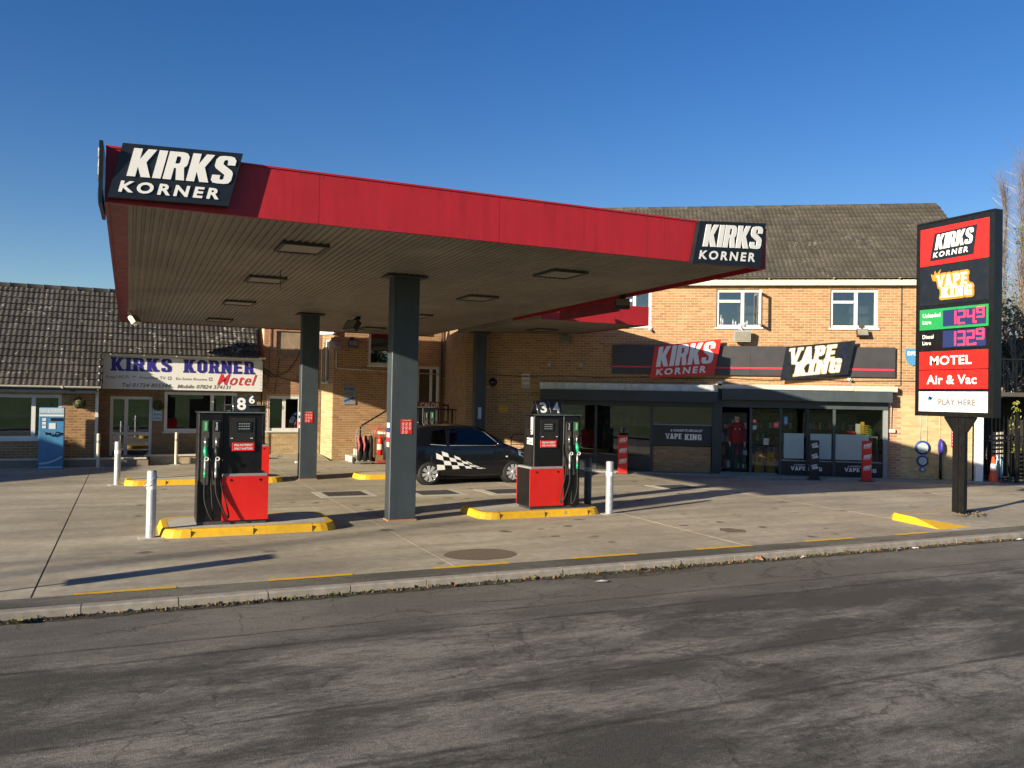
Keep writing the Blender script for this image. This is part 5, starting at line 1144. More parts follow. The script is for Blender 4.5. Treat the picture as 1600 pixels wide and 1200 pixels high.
def wsign(px0, py0, px1, py1, lab, face, lines, tcol='greytxt', nm='wall_notice'):
    a, b = SW(px0, py1), SW(px1, py0); w_, h_ = b.x-a.x, b.z-a.z; t = shoproot(nm, lab, 'notice', a.x, a.z, .03)
    mb = MB(); mb.box(0, w_, -.0, .01, 0, h_); mb.build('board', face, t); mb = MB(); n = len(lines)
    for k, tx in enumerate(lines): font_text(mb, tx, XZ(w_*.1, w_*.9, h_*(1-(k+.8)/n), h_*(1-(k+.25)/n), 0), FN, .003, bold=.03)
    mb.build('print', tcol, t)
wsign(815, 584, 828, 606, 'white CCTV notice on the shaded brick wall', 'offwhite', ['WARNING', 'CCTV', 'IN USE'])
wsign(780, 634, 793, 644, 'small yellow notice on the shaded brick wall', 'yellow', ['NO SMOKING', 'SWITCH OFF'])
t = shoproot('alarm_bell', 'round black bell on the shaded wall left of the CCTV notice', 'bell', -1.42, 2.62, 0); mb = MB(); mb.lathe([(.02, -.12), (.10, -.10), (.13, -.04), (.13, 0)], (0, 0, 0), 'y', 18); mb.build('gong', 'black', t); mb = MB(); mb.sphere((0, -.125, 0), .018, 8, 6); mb.build('stud', 'white', t)
p = SW(1427, 557); t = shoproot('parcel_sign', 'blue shield shaped parcel sign on the wall behind the totem', 'sign', p.x-.02, p.z, .04)
mb = MB(); q = [(-.2, .22), (.2, .22), (.2, -.05), (.12, -.2), (0, -.28), (-.12, -.2), (-.2, -.05)]; mb.faces([(x, 0, z) for x, z in q]+[(x, .03, z) for x, z in q], [tuple(range(7)), tuple(range(13, 6, -1))]+[(k, (k+1) % 7, 7+(k+1) % 7, 7+k) for k in range(7)]); mb.build('board', 'airblue', t); mb = MB(); font_text(mb, 'DPD', XZ(-.15, .12, .03, .14, 0), FN, .003, bold=.05); mb.build('print', 'white', t)
mb = MB(); mb.tube([(10.45, -.03, 5.6), (10.45, -.03, 2.72), (10.28, -.03, 2.70), (10.28, -.03, 2.45)], .012, 5); mb.build('cable', 'iron', SB)
mb = MB(); mb.tube([(-2.2+.8*k, -.03, 2.83+.02*math.sin(k*2.1)) for k in range(19)], .009, 5); mb.build('cable', 'iron', SB)
mb = MB(); mb.tube([(10.12, -.2, 2.2), (10.2, -.06, 2.05), (10.2, -.04, 1.45)], .012, 5); mb.box(10.14, 10.3, -.10, -.01, 1.36, 1.46); mb.build('conduit', 'offwhite', SB)
for x in (11.0, 11.18, 11.52): mb = MB(); mb.tube([(x, -.02, 2.4), (x, -.02, 1.1)], .009, 5); mb.build('cable', 'offwhite', SB)
mb = MB(); mb.box(-2.0, -1.5, -.012, 0, 2.45, 2.5); mb.build('vent_strip', 'galv', SB)
# tyre inflator dials
t = shoproot('air_gauge', 'blue ringed round dials stacked on the wall near the totem', 'air gauge', 11.06, 0, .06)
for z, r_ in ((.95, .20), (.57, .155), (.33, .075)):
    mb = MB(); mb.lathe([(0, 0), (r_, 0), (r_*1.0, .05), (0, .05)], (0, 0, z), 'y', 24); g_ = mb.build('ring', 'blue', t); mb = MB(); mb.lathe([(0, -.004), (r_*.72, -.004)], (0, 0, z), 'y', 24); mb.build('face', 'frost', g_)
mb = MB(); mb.tube([(.12, 0, .9), (.22, -.05, .4), (.35, -.08, .1), (.6, -.1, .03)], .01, 6); mb.build('air_line', 'yellow', t)
t = shoproot('air_post', 'slim dark blue air post seen edge on beside the round dials', 'air post', 11.52, 0, .12)
mb = MB(); mb.sphere((0, 0, .98), .24, 14, 10, 0, (.28, .6, 1)); mb.build('head', 'indigo', t); mb = MB(); mb.cyl((0, 0, 0), (0, 0, .76), .04, n=10); mb.build('stem', 'black', t)
t = shoproot('wall_poster', 'small pink and white poster on the wall just left of the totem post', 'poster', 11.83, .98, .03); mb = MB(); mb.box(0, .14, 0, .01, 0, .5); mb.build('sheet', 'redtxt', t); mb = MB()
for k in range(5): mb.box(.02, .12, -.002, -.0005, .05+.09*k, .09+.09*k)
mb.build('print', 'white', t)
t = shoproot('white_post', 'tall white square post at the wall end beside the gates', 'post', 12.55, 0, .05); mb = MB(); mb.cbox(-.1, .1, -.08, .08, 0, 2.25, .01); mb.build('post', 'white', t)

# ---- gates and yard at the right
gt = shoproot('yard_gates', 'black metal palisade gates in shadow beside the shop', 'gate', 12.75, 0, -.25)
def ring(mb, c, r, rr, n=10):
    mb.tube([(c[0]+r*math.cos(2*math.pi*k/n), c[1], c[2]+r*math.sin(2*math.pi*k/n)) for k in range(n+1)], rr, 4)
for k in range(40):
    mb = MB(); x = .05+k*.105; hgt = 1.86 if k % 7 else 1.98; mb.box(x-.009, x+.009, -.009, .009, .05, hgt); mb.poly([(x-.009, -.009, hgt), (x+.009, -.009, hgt), (x, 0, hgt+.05)]); mb.build('bar', 'black', gt)
for z in (.12, 1.18, 1.32): mb = MB(); mb.box(0, 4.2, -.015, .015, z-.015, z+.015); mb.build('rail', 'black', gt)
mb = MB()
for k in range(28): ring(mb, (.1+k*.15, 0, 1.25), .052, .008)
mb.build('ring_band', 'black', gt)
for x in (-.02, .92, 2.3, 4.2): mb = MB(); mb.box(x-.04, x+.04, -.04, .04, 0, 2.0); mb.sphere((x, 0, 2.03), .045, 8, 6); mb.build('gate_post', 'black', gt)
sh = shoproot('yard_shed', 'dark lean-to shed behind the black gates', 'shed', 12.9, 0, -2.6)
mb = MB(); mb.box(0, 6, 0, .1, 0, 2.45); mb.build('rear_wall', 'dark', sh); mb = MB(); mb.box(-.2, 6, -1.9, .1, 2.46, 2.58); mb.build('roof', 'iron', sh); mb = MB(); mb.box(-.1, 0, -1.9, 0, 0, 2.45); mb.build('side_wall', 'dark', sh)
rl = shoproot('roof_railing', 'dark railing along the flat roof above the gates', 'railing', 12.95, 2.58, -.85)
for k in range(38): mb = MB(); mb.box(k*.12-.008, k*.12+.008, -.008, .008, 0, .95); mb.build('baluster', 'black', rl)
mb = MB(); mb.box(0, 4.5, -.02, .02, .95, .99); mb.build('top_rail', 'black', rl)
pl_ = shoproot('stacked_pallet', 'pale slatted pallet leaning behind the gates', 'pallet', 13.22, .55, -.7)
for k in range(7): mb = MB(); mb.faces([(0, 0, k*.13), (.30, 0, k*.13+.03), (.30, 0, k*.13+.10), (.0, 0, k*.13+.08), (0, .02, k*.13), (.30, .02, k*.13+.03), (.30, .02, k*.13+.10), (.0, .02, k*.13+.08)], [(0, 1, 2, 3), (7, 6, 5, 4), (0, 4, 5, 1), (3, 2, 6, 7), (0, 3, 7, 4), (1, 5, 6, 2)]); mb.build('slat', 'pale', pl_)
mb = MB(); mb.box(-.02, .0, .021, .05, -.5, .95); mb.box(.29, .31, .021, .05, -.5, .95); mb.build('bearer', 'wood', pl_)
t = shoproot('traffic_cone', 'orange and white traffic cone standing inside the gates', 'cone', 12.98, 0, -.05)
mb = MB(); mb.box(-.17, .17, -.17, .17, 0, .035); mb.lathe([(.13, .035), (.03, .74), (0, .745)], (0, 0, 0), n=18); mb.build('cone_body', 'orange', t); mb = MB(); mb.lathe([(.088, .36), (.062, .54)], (0, 0, 0), n=18); mb.build('white_sleeve', 'white', t)
mb, fin = quick('climbing_plant', ['yleaf'], 'narrow yellow green climbing plant lit behind the gates', 'plant', kind=None)
pp = SA+SD*13.68-SN*.35
rnd = random.Random(9)
for k in range(130):
    z = rnd.choice([.9, 1.15, 1.4, 1.62, 1.85, 2.1, 2.25])+rnd.gauss(0, .04); c = V((rnd.gauss(0, .04), rnd.gauss(0, .05), z)); a_ = V([rnd.uniform(-1, 1) for _ in range(3)]).normalized()*.045; b_ = V([rnd.uniform(-1, 1) for _ in range(3)]).normalized()*.03; mb.poly([c-a_, c-b_, c+a_, c+b_])
o = fin(); o.location = pp
mb, fin = quick('storage_bottle', 'paleblue', 'pale green plastic drum behind the gates', 'drum', tuple(SA+SD*13.3-SN*.5)); mb.lathe([(.0, 0), (.11, 0), (.11, .6), (.05, .68), (.05, .75), (0, .75)], (0, 0, 0)); fin()

# ================================================================== TOTEM
TX = 14.62; tb0, tb1, tz0, tz1 = 10.41, 12.11, 1.96, 5.87
tt = thing('totem_sign', 'tall black fuel price totem with KIRKS KORNER, prices, MOTEL and Air & Vac panels', 'sign', (TX, 11.2, 0))
def TL(u0, u1, f0, f1, d=0):   # u from left; f fraction from the top
    H_ = tz1-tz0; Wd = tb1-tb0; y0, y1 = tb1-Wd*u0-11.2, tb1-Wd*u1-11.2; z0, z1 = tz1-H_*f1, tz1-H_*f0
    return [V((-d, y0, z0)), V((-d, y1, z0)), V((-d, y1, z1)), V((-d, y0, z1))]
TN = V((-1, 0, 0))
mb = MB(); mb.box(.0, .20, tb0-11.2, tb1-11.2, tz0, tz1); mb.build('cabinet', 'black', tt)
mb = MB()
for y in (tb0-11.2, tb1-11.2-.03): mb.box(-.02, 0, y, y+.03, tz0, tz1)
mb.box(-.02, 0, tb0-11.2+.03, tb1-11.2-.03, tz1-.03, tz1); mb.build('edge_trim', 'black', tt)
def tp(nm, m, f0, f1, u0=.05, u1=.93): mb = MB(); slab_panel(mb, TL(u0, u1, f0, f1, .012), TN, .011); return mb.build(nm, m, tt)
p = tp('logo_panel', 'red', .035, .228)
q = TL(.05, .93, .035, .228, .014); qq = [bl(q, .15, .12), bl(q, .79, .14), bl(q, .84, .88), bl(q, .22, .84)]
mb = MB(); slab_panel(mb, [v+TN*.004 for v in qq], TN, .004); mb.build('logo_ground', 'navy', p)
mb = MB(); kirks(mb, [v+TN*.005 for v in qq], TN, k0=(.08, .38, .94, .93), k1=(.07, .10, .88, .30), d=.008); mb.build('lettering', 'white', p)
p = tp('vape_panel', 'navy', .232, .432); q = TL(.05, .93, .232, .432, .014)
FN_[0] = TN
outlined(p, q, 'VAPE', (.27, .44, .72, .74), 'gold', 'white', .045); outlined(p, q, 'KING', (.34, .16, .79, .42), 'gold', 'white', .045)
mb = MB(); cr = [(.17, .80), (.20, .62), (.30, .58), (.36, .72), (.30, .74), (.32, .90), (.26, .78), (.235, .88), (.215, .76)]
mb.faces([bl(q, u, v)+TN*.006 for u, v in cr], [(0, 1, 2, 8), (2, 3, 4, 6), (2, 6, 8), (4, 5, 6), (6, 7, 8)]); mb.build('crown', 'gold', p)
p = tp('price_panel', 'green', .452, .558); q = TL(.05, .93, .452, .558, .014)
mb = MB(); font_text(mb, 'Unleaded', sub(q, .05, .60, .32, .80), TN, .003, bold=.02); font_text(mb, 'Litre', sub(q, .05, .28, .18, .46), TN, .003, bold=.02); mb.build('lettering', 'white', p)
p2 = tp('price_panel', 'black', .566, .660, .05, .93); q2 = TL(.05, .93, .566, .660, .014)
mb = MB(); font_text(mb, 'Diesel', sub(q2, .05, .60, .22, .82), TN, .003, bold=.02); font_text(mb, 'Litre', sub(q2, .05, .26, .18, .46), TN, .003, bold=.02); mb.build('lettering', 'white', p2)
SEG = {'0': 'abcdef', '1': 'bc', '2': 'abged', '3': 'abgcd', '4': 'fgbc', '9': 'abcdfg'}
def led(par, q, txt):
    mb = MB(); slab_panel(mb, [v+TN*.004 for v in q], TN, .004); lp_ = mb.build('led_ground', 'led_blue', par); wd = (q[1]-q[0]).length; ht = (q[3]-q[0]).length
    x = .16
    for ch in txt:
        small = ch == '^'; mb = MB()
        def dot(u, v):
            c = bl(q, u, v)+TN*.006; r_ = .0105; e1 = (q[1]-q[0]).normalized(); e2 = V((0, 0, 1))
            mb.poly([c+e1*(r_*math.cos(a_))+e2*(r_*math.sin(a_)) for a_ in [k*math.pi/3 for k in range(6)]])
        if ch == '.':
            [dot(x-.06+dx, .10+dz) for dx in (0, .018, .036) for dz in (0, .04, .08)]; mb.build('point', 'led_pink', lp_); continue
        if ch == '^': continue
        last = txt.endswith(ch) and txt.index(ch) == len(txt)-1
        x0, x1, y0, y1 = x, x+.14, (.42 if last else .12), (.97 if last else .88); ym = (y0+y1)/2; nv = 5
        segs = {'a': ((x0, y1), (x1, y1)), 'b': ((x1, ym), (x1, y1)), 'c': ((x1, y0), (x1, ym)), 'd': ((x0, y0), (x1, y0)), 'e': ((x0, y0), (x0, ym)), 'f': ((x0, ym), (x0, y1)), 'g': ((x0, ym), (x1, ym))}
        for sg in SEG[ch]:
            (ax, ay), (bx_, by) = segs[sg]
            for k in range(6):
                for o_ in (-.012, .012):
                    t_ = k/5; dx, dy = (o_, 0) if ax == bx_ else (0, o_*2.2); dot(ax+(bx_-ax)*t_+dx, ay+(by-ay)*t_+dy)
        mb.build('digit', 'led_pink', lp_); x += .215
led(p, sub(q, .36, .12, .97, .88), '124.9'); led(p2, sub(q2, .36, .08, .97, .98), '132.9')
for nm_, m_, f0, f1, tx, u0, u1, tc in (('motel_panel', 'red', .670, .762, 'MOTEL', .17, .78, 'white'), ('air_panel', 'red', .767, .860, 'Air & Vac', .12, .85, 'white'), ('play_panel', 'white', .875, .976, 'PLAY HERE', .30, .84, 'greytxt')):
    p = tp(nm_, m_, f0, f1); q = TL(.05, .93, f0, f1, .014); mb = MB(); font_text(mb, tx, sub(q, u0, .24 if 'MO' in tx or 'Air' in tx else .32, u1, .74 if 'P' not in tx else .64), TN, .003, bold=.04 if 'PLAY' in tx else .025); mb.build('lettering', tc, p)
mb = MB(); c_ = lambda u, v: bl(q, u, v)+TN*.004
mb.poly([c_(.13, .62), c_(.17, .52), c_(.21, .62), c_(.17, .80)]); mb.poly([c_(.15, .70), c_(.19, .58), c_(.23, .72), c_(.18, .74)]); 
for k in range(8): a_ = k*.8; mb.poly([c_(.19+.03*math.cos(a_)+dx, .36+.12*math.sin(a_)+dy) for dx, dy in ((0, 0), (.014, 0), (.014, .04), (0, .04))])
mb.build('emblem', 'airblue', p)
for y0, y1 in ((11.175, 11.30), (11.04, 11.165)): mb = MB(); mb.box(.05, .14, y0-11.2, y1-11.2, 0, tz0); mb.build('post', 'black', tt)
mb = MB()
for yc, s_ in ((11.305, 1), (11.035, -1)):
    y = yc-11.2; vs = [(.06, y, tz0-.002), (.06, y+s_*.19, tz0-.002), (.06, y+s_*.19, tz0-.03), (.06, y, tz0-.30)]; vs += [(.14, b_, c2) for _, b_, c2 in vs]
    mb.faces(vs, [(0, 1, 2, 3), (7, 6, 5, 4), (0, 4, 5, 1), (1, 5, 6, 2), (2, 6, 7, 3)])
mb.build('gusset', 'black', tt)
# totem island
ti = thing('totem_island', 'raised concrete island with bright yellow painted kerb around the totem post', 'kerb island', (14.6, 11.2, 0))
to = V((14.6, 11.2, 0)); T0, F0, R0 = G(1394, 812)-to, G(1468, 827.5)-to, G(1519, 823.5)-to; T1 = G(1397, 801, .13)-to; B1 = G(1484, 799.5, .11)-to; F1 = G(1430, 808.5, .125)-to; L0 = G(1393, 805)-to
far_, fb = V((18.6, 12.3, .04))-to, V((18.2, 10.2, .0))-to
def seg(a_, b_, n): return [a_+(b_-a_)*(k/n) for k in range(n)]
mb = MB(); mb.faces([T1, F1, R0, fb, far_, B1, (far_.x, far_.y, 0), (B1.x-.1, B1.y+.3, 0)], [(0, 1, 5), (1, 2, 5), (2, 4, 5), (2, 3, 4), (5, 4, 6, 7)]); mb.build('island_top', 'concrete', ti)
mb = MB(); mb.faces([T0, F0, R0, F1, T1, L0, (B1.x-.1, B1.y+.3, 0), B1], [(0, 1, 3, 4), (1, 2, 3), (5, 0, 4), (5, 4, 7, 6)])
d_ = V((0, -.05, .003)); mb.faces([T1+V((0, 0, .003)), B1+V((0, 0, .003)), B1+d_, T1+d_*1.0+V((.03, 0, 0))], [(0, 1, 2, 3)]); mb.build('painted_kerb', 'yellow', ti)
mb = MB(); rnd = random.Random(4)
for k in range(160):
    a_ = rnd.uniform(0, 6.28); r_ = rnd.uniform(.1, .55); c = V((.1+r_*math.cos(a_)*1.2, .0+r_*math.sin(a_)*.6, .088)); s_ = rnd.uniform(.01, .035)
    mb.faces([c+V((s_, 0, 0)), c+V((0, s_, 0)), c+V((-s_, 0, 0)), c+V((0, -s_, 0)), c+V((0, 0, s_*.8))], [(0, 1, 4), (1, 2, 4), (2, 3, 4), (3, 0, 4)])
mb.build('rubble', 'patch', ti, kind='stuff')

# ================================================================== CAR
car = thing('parked_car', 'black three door hatchback with white chequered flag stripes on its side', 'car', (6.13, 20.13, 0))
ST = [(0, .62, .55, .42, .62), (.03, .70, .62, .30, .86), (.10, .75, .58, .24, 1.16), (.25, .785, .60, .20, 1.38), (.6, .80, .60, .17, 1.45), (1.1, .81, .60, .16, 1.47), (1.6, .81, .60, .16, 1.455), (1.95, .81, .62, .16, 1.385), (2.25, .81, .66, .16, 1.22), (2.55, .80, .72, .16, 1.03), (2.72, .80, .74, .17, .955), (2.95, .785, .70, .18, .88), (3.15, .75, .66, .2, .79), (3.32, .69, .58, .24, .66), (3.40, .60, .50, .32, .52)]
def belt(x): return .94 if x < 2.2 else max(.3, .94-(x-2.2)*.10) if x < 2.9 else .87-(x-2.9)*.55
def prof(st):
    x, Wb, Wr, zb, zt = st; bz = min(belt(x), zt-.04)
    return [(0, zb), (Wb*.86, zb), (Wb*.97, zb+.08), (Wb, zb+.25 if zb+.25 < bz else (zb+bz)/2), (Wb*1.0, (zb+bz)/2+.1 if (zb+bz)/2+.1 < bz else bz-.02), (Wb*.975, bz), (Wr+(Wb*.975-Wr)*.45, bz+(zt-bz)*.52), (Wr+.03, bz+(zt-bz)*.86), (Wr-.08, zt-.01), (Wr*.5, zt+.012), (0, zt+.018)]
mb = MB(); rows = []
for st_ in ST:
    pr = prof(st_); rows.append([(st_[0], -y, z) for y, z in pr]+[(st_[0], y, z) for y, z in pr[-2:0:-1]])
m_ = len(rows[0]); vs = [p for r_ in rows for p in r_]
mb.faces(vs, [(i*m_+k, i*m_+(k+1) % m_, (i+1)*m_+(k+1) % m_, (i+1)*m_+k) for i in range(len(rows)-1) for k in range(m_)]+[tuple(range(m_)), tuple(range(len(vs)-1, len(vs)-1-m_, -1))], 0, True)
body = mb.build('body', 'carpaint', car); sd = body.modifiers.new('subsurf', 'SUBSURF'); sd.levels = sd.render_levels = 2
def carY(x, z):
    for a_, b_ in zip(ST, ST[1:]):
        if a_[0] <= x <= b_[0]:
            t_ = (x-a_[0])/(b_[0]-a_[0]); st_ = tuple(a_[i]+(b_[i]-a_[i])*t_ for i in range(5)); pr = prof(st_)
            for (y0, z0), (y1, z1) in zip(pr[1:-2], pr[2:-1]):
                if z0 <= z <= z1 and z1 > z0: return y0+(y1-y0)*(z-z0)/(z1-z0)
            return pr[4][0]
    return .7
def sidepatch(pts, nm, m, off=.012, sgn=-1, par=car, th=0):
    # subdivide polygon edges lightly, follow the body side
    P = []
    for (x0, z0), (x1, z1) in zip(pts, pts[1:]+pts[:1]):
        for k in range(4): P.append((x0+(x1-x0)*k/4, z0+(z1-z0)*k/4))
    tri = tessellate_polygon([[V((x, z, 0)) for x, z in P]]); mb = MB(); mb.faces([(x, sgn*(carY(x, z)+off), z) for x, z in P], tri); return mb.build(nm, m, par)
for sg in (-1, 1):
    sidepatch([(1.06, .965), (1.10, 1.36), (1.62, 1.385), (1.95, 1.30), (2.38, 1.05), (2.42, .96)], 'door_window', 'carglass', .014, sg)
    sidepatch([(.56, 1.0), (.66, 1.32), (.98, 1.36), (.97, .97)], 'quarter_window', 'carglass', .014, sg)
    sidepatch([(2.95, .70), (2.93, .82), (3.12, .80), (3.30, .66), (3.33, .58)], 'headlight', 'chrome', .012, sg)
    sidepatch([(.03, .72), (.05, .95), (.13, 1.12), (.17, 1.1), (.12, .75)], 'tail_light', 'redtxt', .012, sg)
    for x0, x1, z0, z1 in ((1.005, 1.012, .25, 1.38), (2.3, 2.307, .3, .95)): sidepatch([(x0, z0), (x1, z0), (x1, z1), (x0, z1)], 'door_gap', 'matt_black', .010, sg)
    mb = MB(); mb.box(1.12, 1.30, sg*.815-.01, sg*.815+.01, .86, .885); mb.build('door_handle', 'carpaint', car)
    mb = MB(); mb.sphere((2.32, sg*.90, 1.0), .085, 12, 8, 0, (.7, 1, .75)); mb.tube([(2.34, sg*.78, .95), (2.32, sg*.88, .97)], .025, 6); mb.build('mirror', 'carpaint', car)
    mb = MB(); mb.box(2.58, 2.63, sg*.81-.004, sg*.81+.004, .66, .69); mb.build('indicator', 'white', car)
# windscreen and rear glass
def top_patch(xs_, ys_, nm, m, off=.012):
    mb = MB(); g = []
    def topz(x):
        for a_, b_ in zip(ST, ST[1:]):
            if a_[0] <= x <= b_[0]: t_ = (x-a_[0])/(b_[0]-a_[0]); return a_[4]+(b_[4]-a_[4])*t_
    for x, yw in zip(xs_, ys_):
        g.append([(x, yw*k/4, topz(x)+off+.016*(1-(k/4)**2)) for k in range(-4, 5)])
    vs = [p for r_ in g for p in r_]; mb.faces(vs, [(i*9+k, i*9+k+1, (i+1)*9+k+1, (i+1)*9+k) for i in range(len(g)-1) for k in range(8)], 0, True); return mb.build(nm, m, car)
top_patch((1.95, 2.1, 2.25, 2.4, 2.55), (.50, .54, .57, .61, .64), 'windscreen', 'carglass'); 
mb = MB(); mb.faces([(.015, -.5, .93), (.015, .5, .93), (.17, .46, 1.32), (.17, -.46, 1.32)], [(0, 1, 2, 3)]); mb.build('rear_window', 'carglass', car)
for x in (.56, 2.80):
    for sg in (-1, 1):
        t = bpy.data.objects.new('wheel', None); COL.objects.link(t); t.parent = car; t.location = (x, sg*.70, .285); t.rotation_euler = (0, 0, 0 if sg < 0 else math.pi)
        mb = MB(); mb.lathe([(.20, -.105), (.262, -.110), (.283, -.085), (.285, 0), (.283, .06), (.2, .06)], (0, 0, 0), 'y', 32); mb.build('tyre', 'rubber', t)
        mb = MB(); mb.lathe([(.205, -.108), (.20, -.09), (.185, -.085), (.185, -.04)], (0, 0, 0), 'y', 32); mb.lathe([(.0, -.118), (.035, -.116), (.05, -.10), (.05, -.08)], (0, 0, 0), 'y', 16)
        for k in range(8):
            a_ = k*math.pi/4+.2; c, s_ = math.cos(a_), math.sin(a_); vs = []
            for r_, wd in ((.045, .022), (.19, .046)):
                for w_ in (-wd, wd): vs.append((r_*c-w_*s_, -.102, r_*s_+w_*c))
            vs += [(x_, -.085, z_) for x_, _, z_ in vs]; mb.faces(vs, [(0, 2, 3, 1), (0, 4, 6, 2), (1, 3, 7, 5), (4, 5, 7, 6)])
        mb.build('rim', 'silver', t); mb = MB(); mb.lathe([(0, -.06), (.19, -.06)], (0, 0, 0), 'y', 24); mb.build('brake_shadow', 'matt_black', t)
        mb = MB(); mb.lathe([(.0, -.07), (.325, -.07), (.325, .12), (0, .12)], (0, 0, 0), 'y', 28); o = mb.build('arch_liner', 'matt_black', t); o.location = (0, .02, .01); o.scale = (1, .5, 1)
# chequered stripes on the door side: warped grid in side view
def warp(u, v):   # u along the flag, v upward; fan-shaped like a waving chequered flag
    x = .86+1.10*u+.24*(u-.55)*(1-v)*(1-u)*1.6+.10*(1-v); ztop = .92-.46*u**.62+.05*math.sin(u*math.pi*1.5); zbot = .36+.03*math.sin(u*3)
    x -= .16*(1-u)*v
    return (x, zbot+(ztop-zbot)*v)
nu = 8; nv = 4
for i in range(nu):
    for j in range(nv):
        if (i+j) % 2: continue
        u0, u1, v0, v1 = i/nu, (i+1)/nu, j/nv, (j+1)/nv
        if j == nv-1 and i == nu-1: continue
        sidepatch([warp(u0, v0), warp(u1, v0), warp(u1, v1), warp(u0, v1)], 'flag_check', 'white', .013, -1)
for sg in (-1, 1):
    sidepatch([(2.37, 1.0), (2.42, .97), (2.02, 1.30), (1.97, 1.31)], 'pillar_glint', 'grey', .018, sg)  # pale strip paints the light reflected off the windscreen pillar
    sidepatch([(1.06, .955), (2.42, .95), (2.42, .965), (1.06, .97)], 'seal_highlight', 'grey', .018, sg); sidepatch([(.57, .985), (.98, .955), (.98, .97), (.57, 1.0)], 'seal_highlight', 'grey', .018, sg)  # grey strips paint a highlight along the window rubber edges
mb = MB(); mb.box(.3, 3.1, -.6, .6, .12, .3); mb.build('underbody', 'matt_black', car)

# ================================================================== AIR MACHINE, TROLLEYS, CAGE
am = thing('air_machine', 'tall blue air and screenwash machine by the motel wall', 'air machine', (-2.19, 25.85, 0))
mb = MB(); mb.cbox(0, .60, 0, .42, .0, 1.66, .01); mb.build('cabinet', 'airblue', am)
mb = MB(); mb.box(.01, .59, -.008, -.001, 1.50, 1.65); mb.build('header', 'paleblue', am); mb = MB(); mb.box(.01, .59, -.008, -.001, 1.42, 1.475); mb.build('price_strip', 'white', am)
mb = MB(); font_text(mb, 'AIR & SCREEN', XZ(.05, .56, 1.54, 1.61, -.008), FN, .003, bold=.04, shear=.2)
for k in range(3): mb.box(.08, .17, -.008, -.001, 1.10+.1*k, 1.17+.1*k)
mb.box(.24, .40, -.008, -.001, 1.08, 1.24); mb.build('panel_print', 'white', am)
mb = MB(); mb.box(.28, .56, -.012, -.001, 1.30, 1.38); mb.tube([(.12, -.03, 1.0), (.2, -.05, .93), (.3, -.03, .97)], .02, 6); mb.tube([(.32, -.03, .9), (.45, -.05, 1.0), (.55, -.03, .95)], .02, 6); mb.build('control_panel', 'navy', am)
mb = MB()
for k in range(12):
    x0, x1 = .03+.045*k, .03+.045*(k+1); f_ = lambda x: .12+.42*(x-.05)**2*1.6; mb.poly([(x0, -.003, f_(x0)), (x1, -.003, f_(x1)), (x1, -.003, f_(x1)+.04), (x0, -.003, f_(x0)+.06)])
mb.box(.02, .58, -.003, -.001, .02, .06); mb.build('swirl_print', 'paleblue', am)
t = thing('sack_trolley', 'sack trolley with pink and dark gas bottles by the motel steps', 'trolley', (6.5, 25.85, 0)); t.scale = (.85, .9, .95)
mb = MB(); mb.tube([(0, 0, .05), (0, .02, 1.0), (.03, .02, 1.08), (.1, .02, 1.12), (.52, .02, 1.12), (.60, .02, 1.08), (.62, .02, 1.0), (.62, 0, .05)], .014, 6)
for z in (.25, .6, .9): mb.tube([(0, 0, z), (.62, 0, z)], .01, 6)
mb.box(-.05, .67, -.35, 0, .06, .075); mb.build('frame', 'grey', t)
for x in (-.06, .65): mb = MB(); mb.lathe([(.03, -.03), (.09, -.035), (.11, -.02), (.11, .02), (.09, .035), (.03, .03)], (x, .04, .11), 'x', 16); mb.build('wheel', 'rubber', t)
for k, m_ in enumerate(('matt_black', 'matt_black', 'rubber')):
    mb = MB(); x = .10+.20*k; rr = .095; mb.lathe([(0, .10), (rr, .12), (rr*1.05, .5), (rr, .78), (.06, .88), (.05, .93), (0, .94)], (x, -.16, 0), n=16); mb.build('bottle', m_, t)
    mb = MB(); mb.tube([(x-.05, -.22, .92), (x-.08, -.26, .80), (x-.04, -.28, .62), (x-.07, -.27, .42)], [.03, .045, .04, .02], 7); mb.build('cloth', 'pink', t) if k < 2 else None
t = thing('extinguisher_trolley', 'red sack trolley carrying a red fire extinguisher', 'trolley', (7.10, 25.8, 0))
mb = MB(); mb.tube([(0, 0, .05), (0, .02, .98), (.04, .02, 1.08), (.1, .02, 1.1), (.26, .02, 1.1), (.32, .02, 1.08), (.36, .02, .98), (.36, 0, .05)], .016, 6)
for z in (.3, .8): mb.tube([(0, 0, z), (.36, 0, z)], .012, 6)
mb.box(-.03, .45, -.3, 0, .06, .08); mb.build('frame', 'red', t)
mb = MB(); mb.lathe([(0, .26), (.085, .28), (.09, .75), (.06, .83), (.025, .86), (.025, .9), (0, .9)], (.12, -.14, 0), n=18); e_ = mb.build('extinguisher', 'red', t)
mb = MB(); mb.lathe([(.0925, .45), (.0925, .62)], (.12, -.14, 0), n=18); mb.build('label_band', 'offwhite', e_); mb = MB(); mb.tube([(.12, -.14, .9), (.16, -.2, .93), (.22, -.2, .85), (.22, -.18, .5)], .012, 6); mb.build('hose', 'rubber', e_)
for x in (-.04, .42): mb = MB(); mb.lathe([(.02, -.03), (.09, -.03), (.09, .03), (.02, .03)], (x, .05, .09), 'x', 14); mb.build('wheel', 'rubber', t)
mb = MB(); mb.lathe([(0, .1), (.15, .12), (.155, .7), (.08, .85), (0, .86)], (.36, -.2, 0), n=18); mb.build('black_bottle', 'matt_black', t)
cg = thing('gas_bottle_cage', 'dark gas bottle cage with a CALOR name board behind the hatchback', 'cage', (8.3, 25.3, 0))
mb = MB()
for x in (0, .7, 1.4):
    for y in (0, .6): mb.box(x-.02, x+.02, y-.02, y+.02, 0, 1.75)
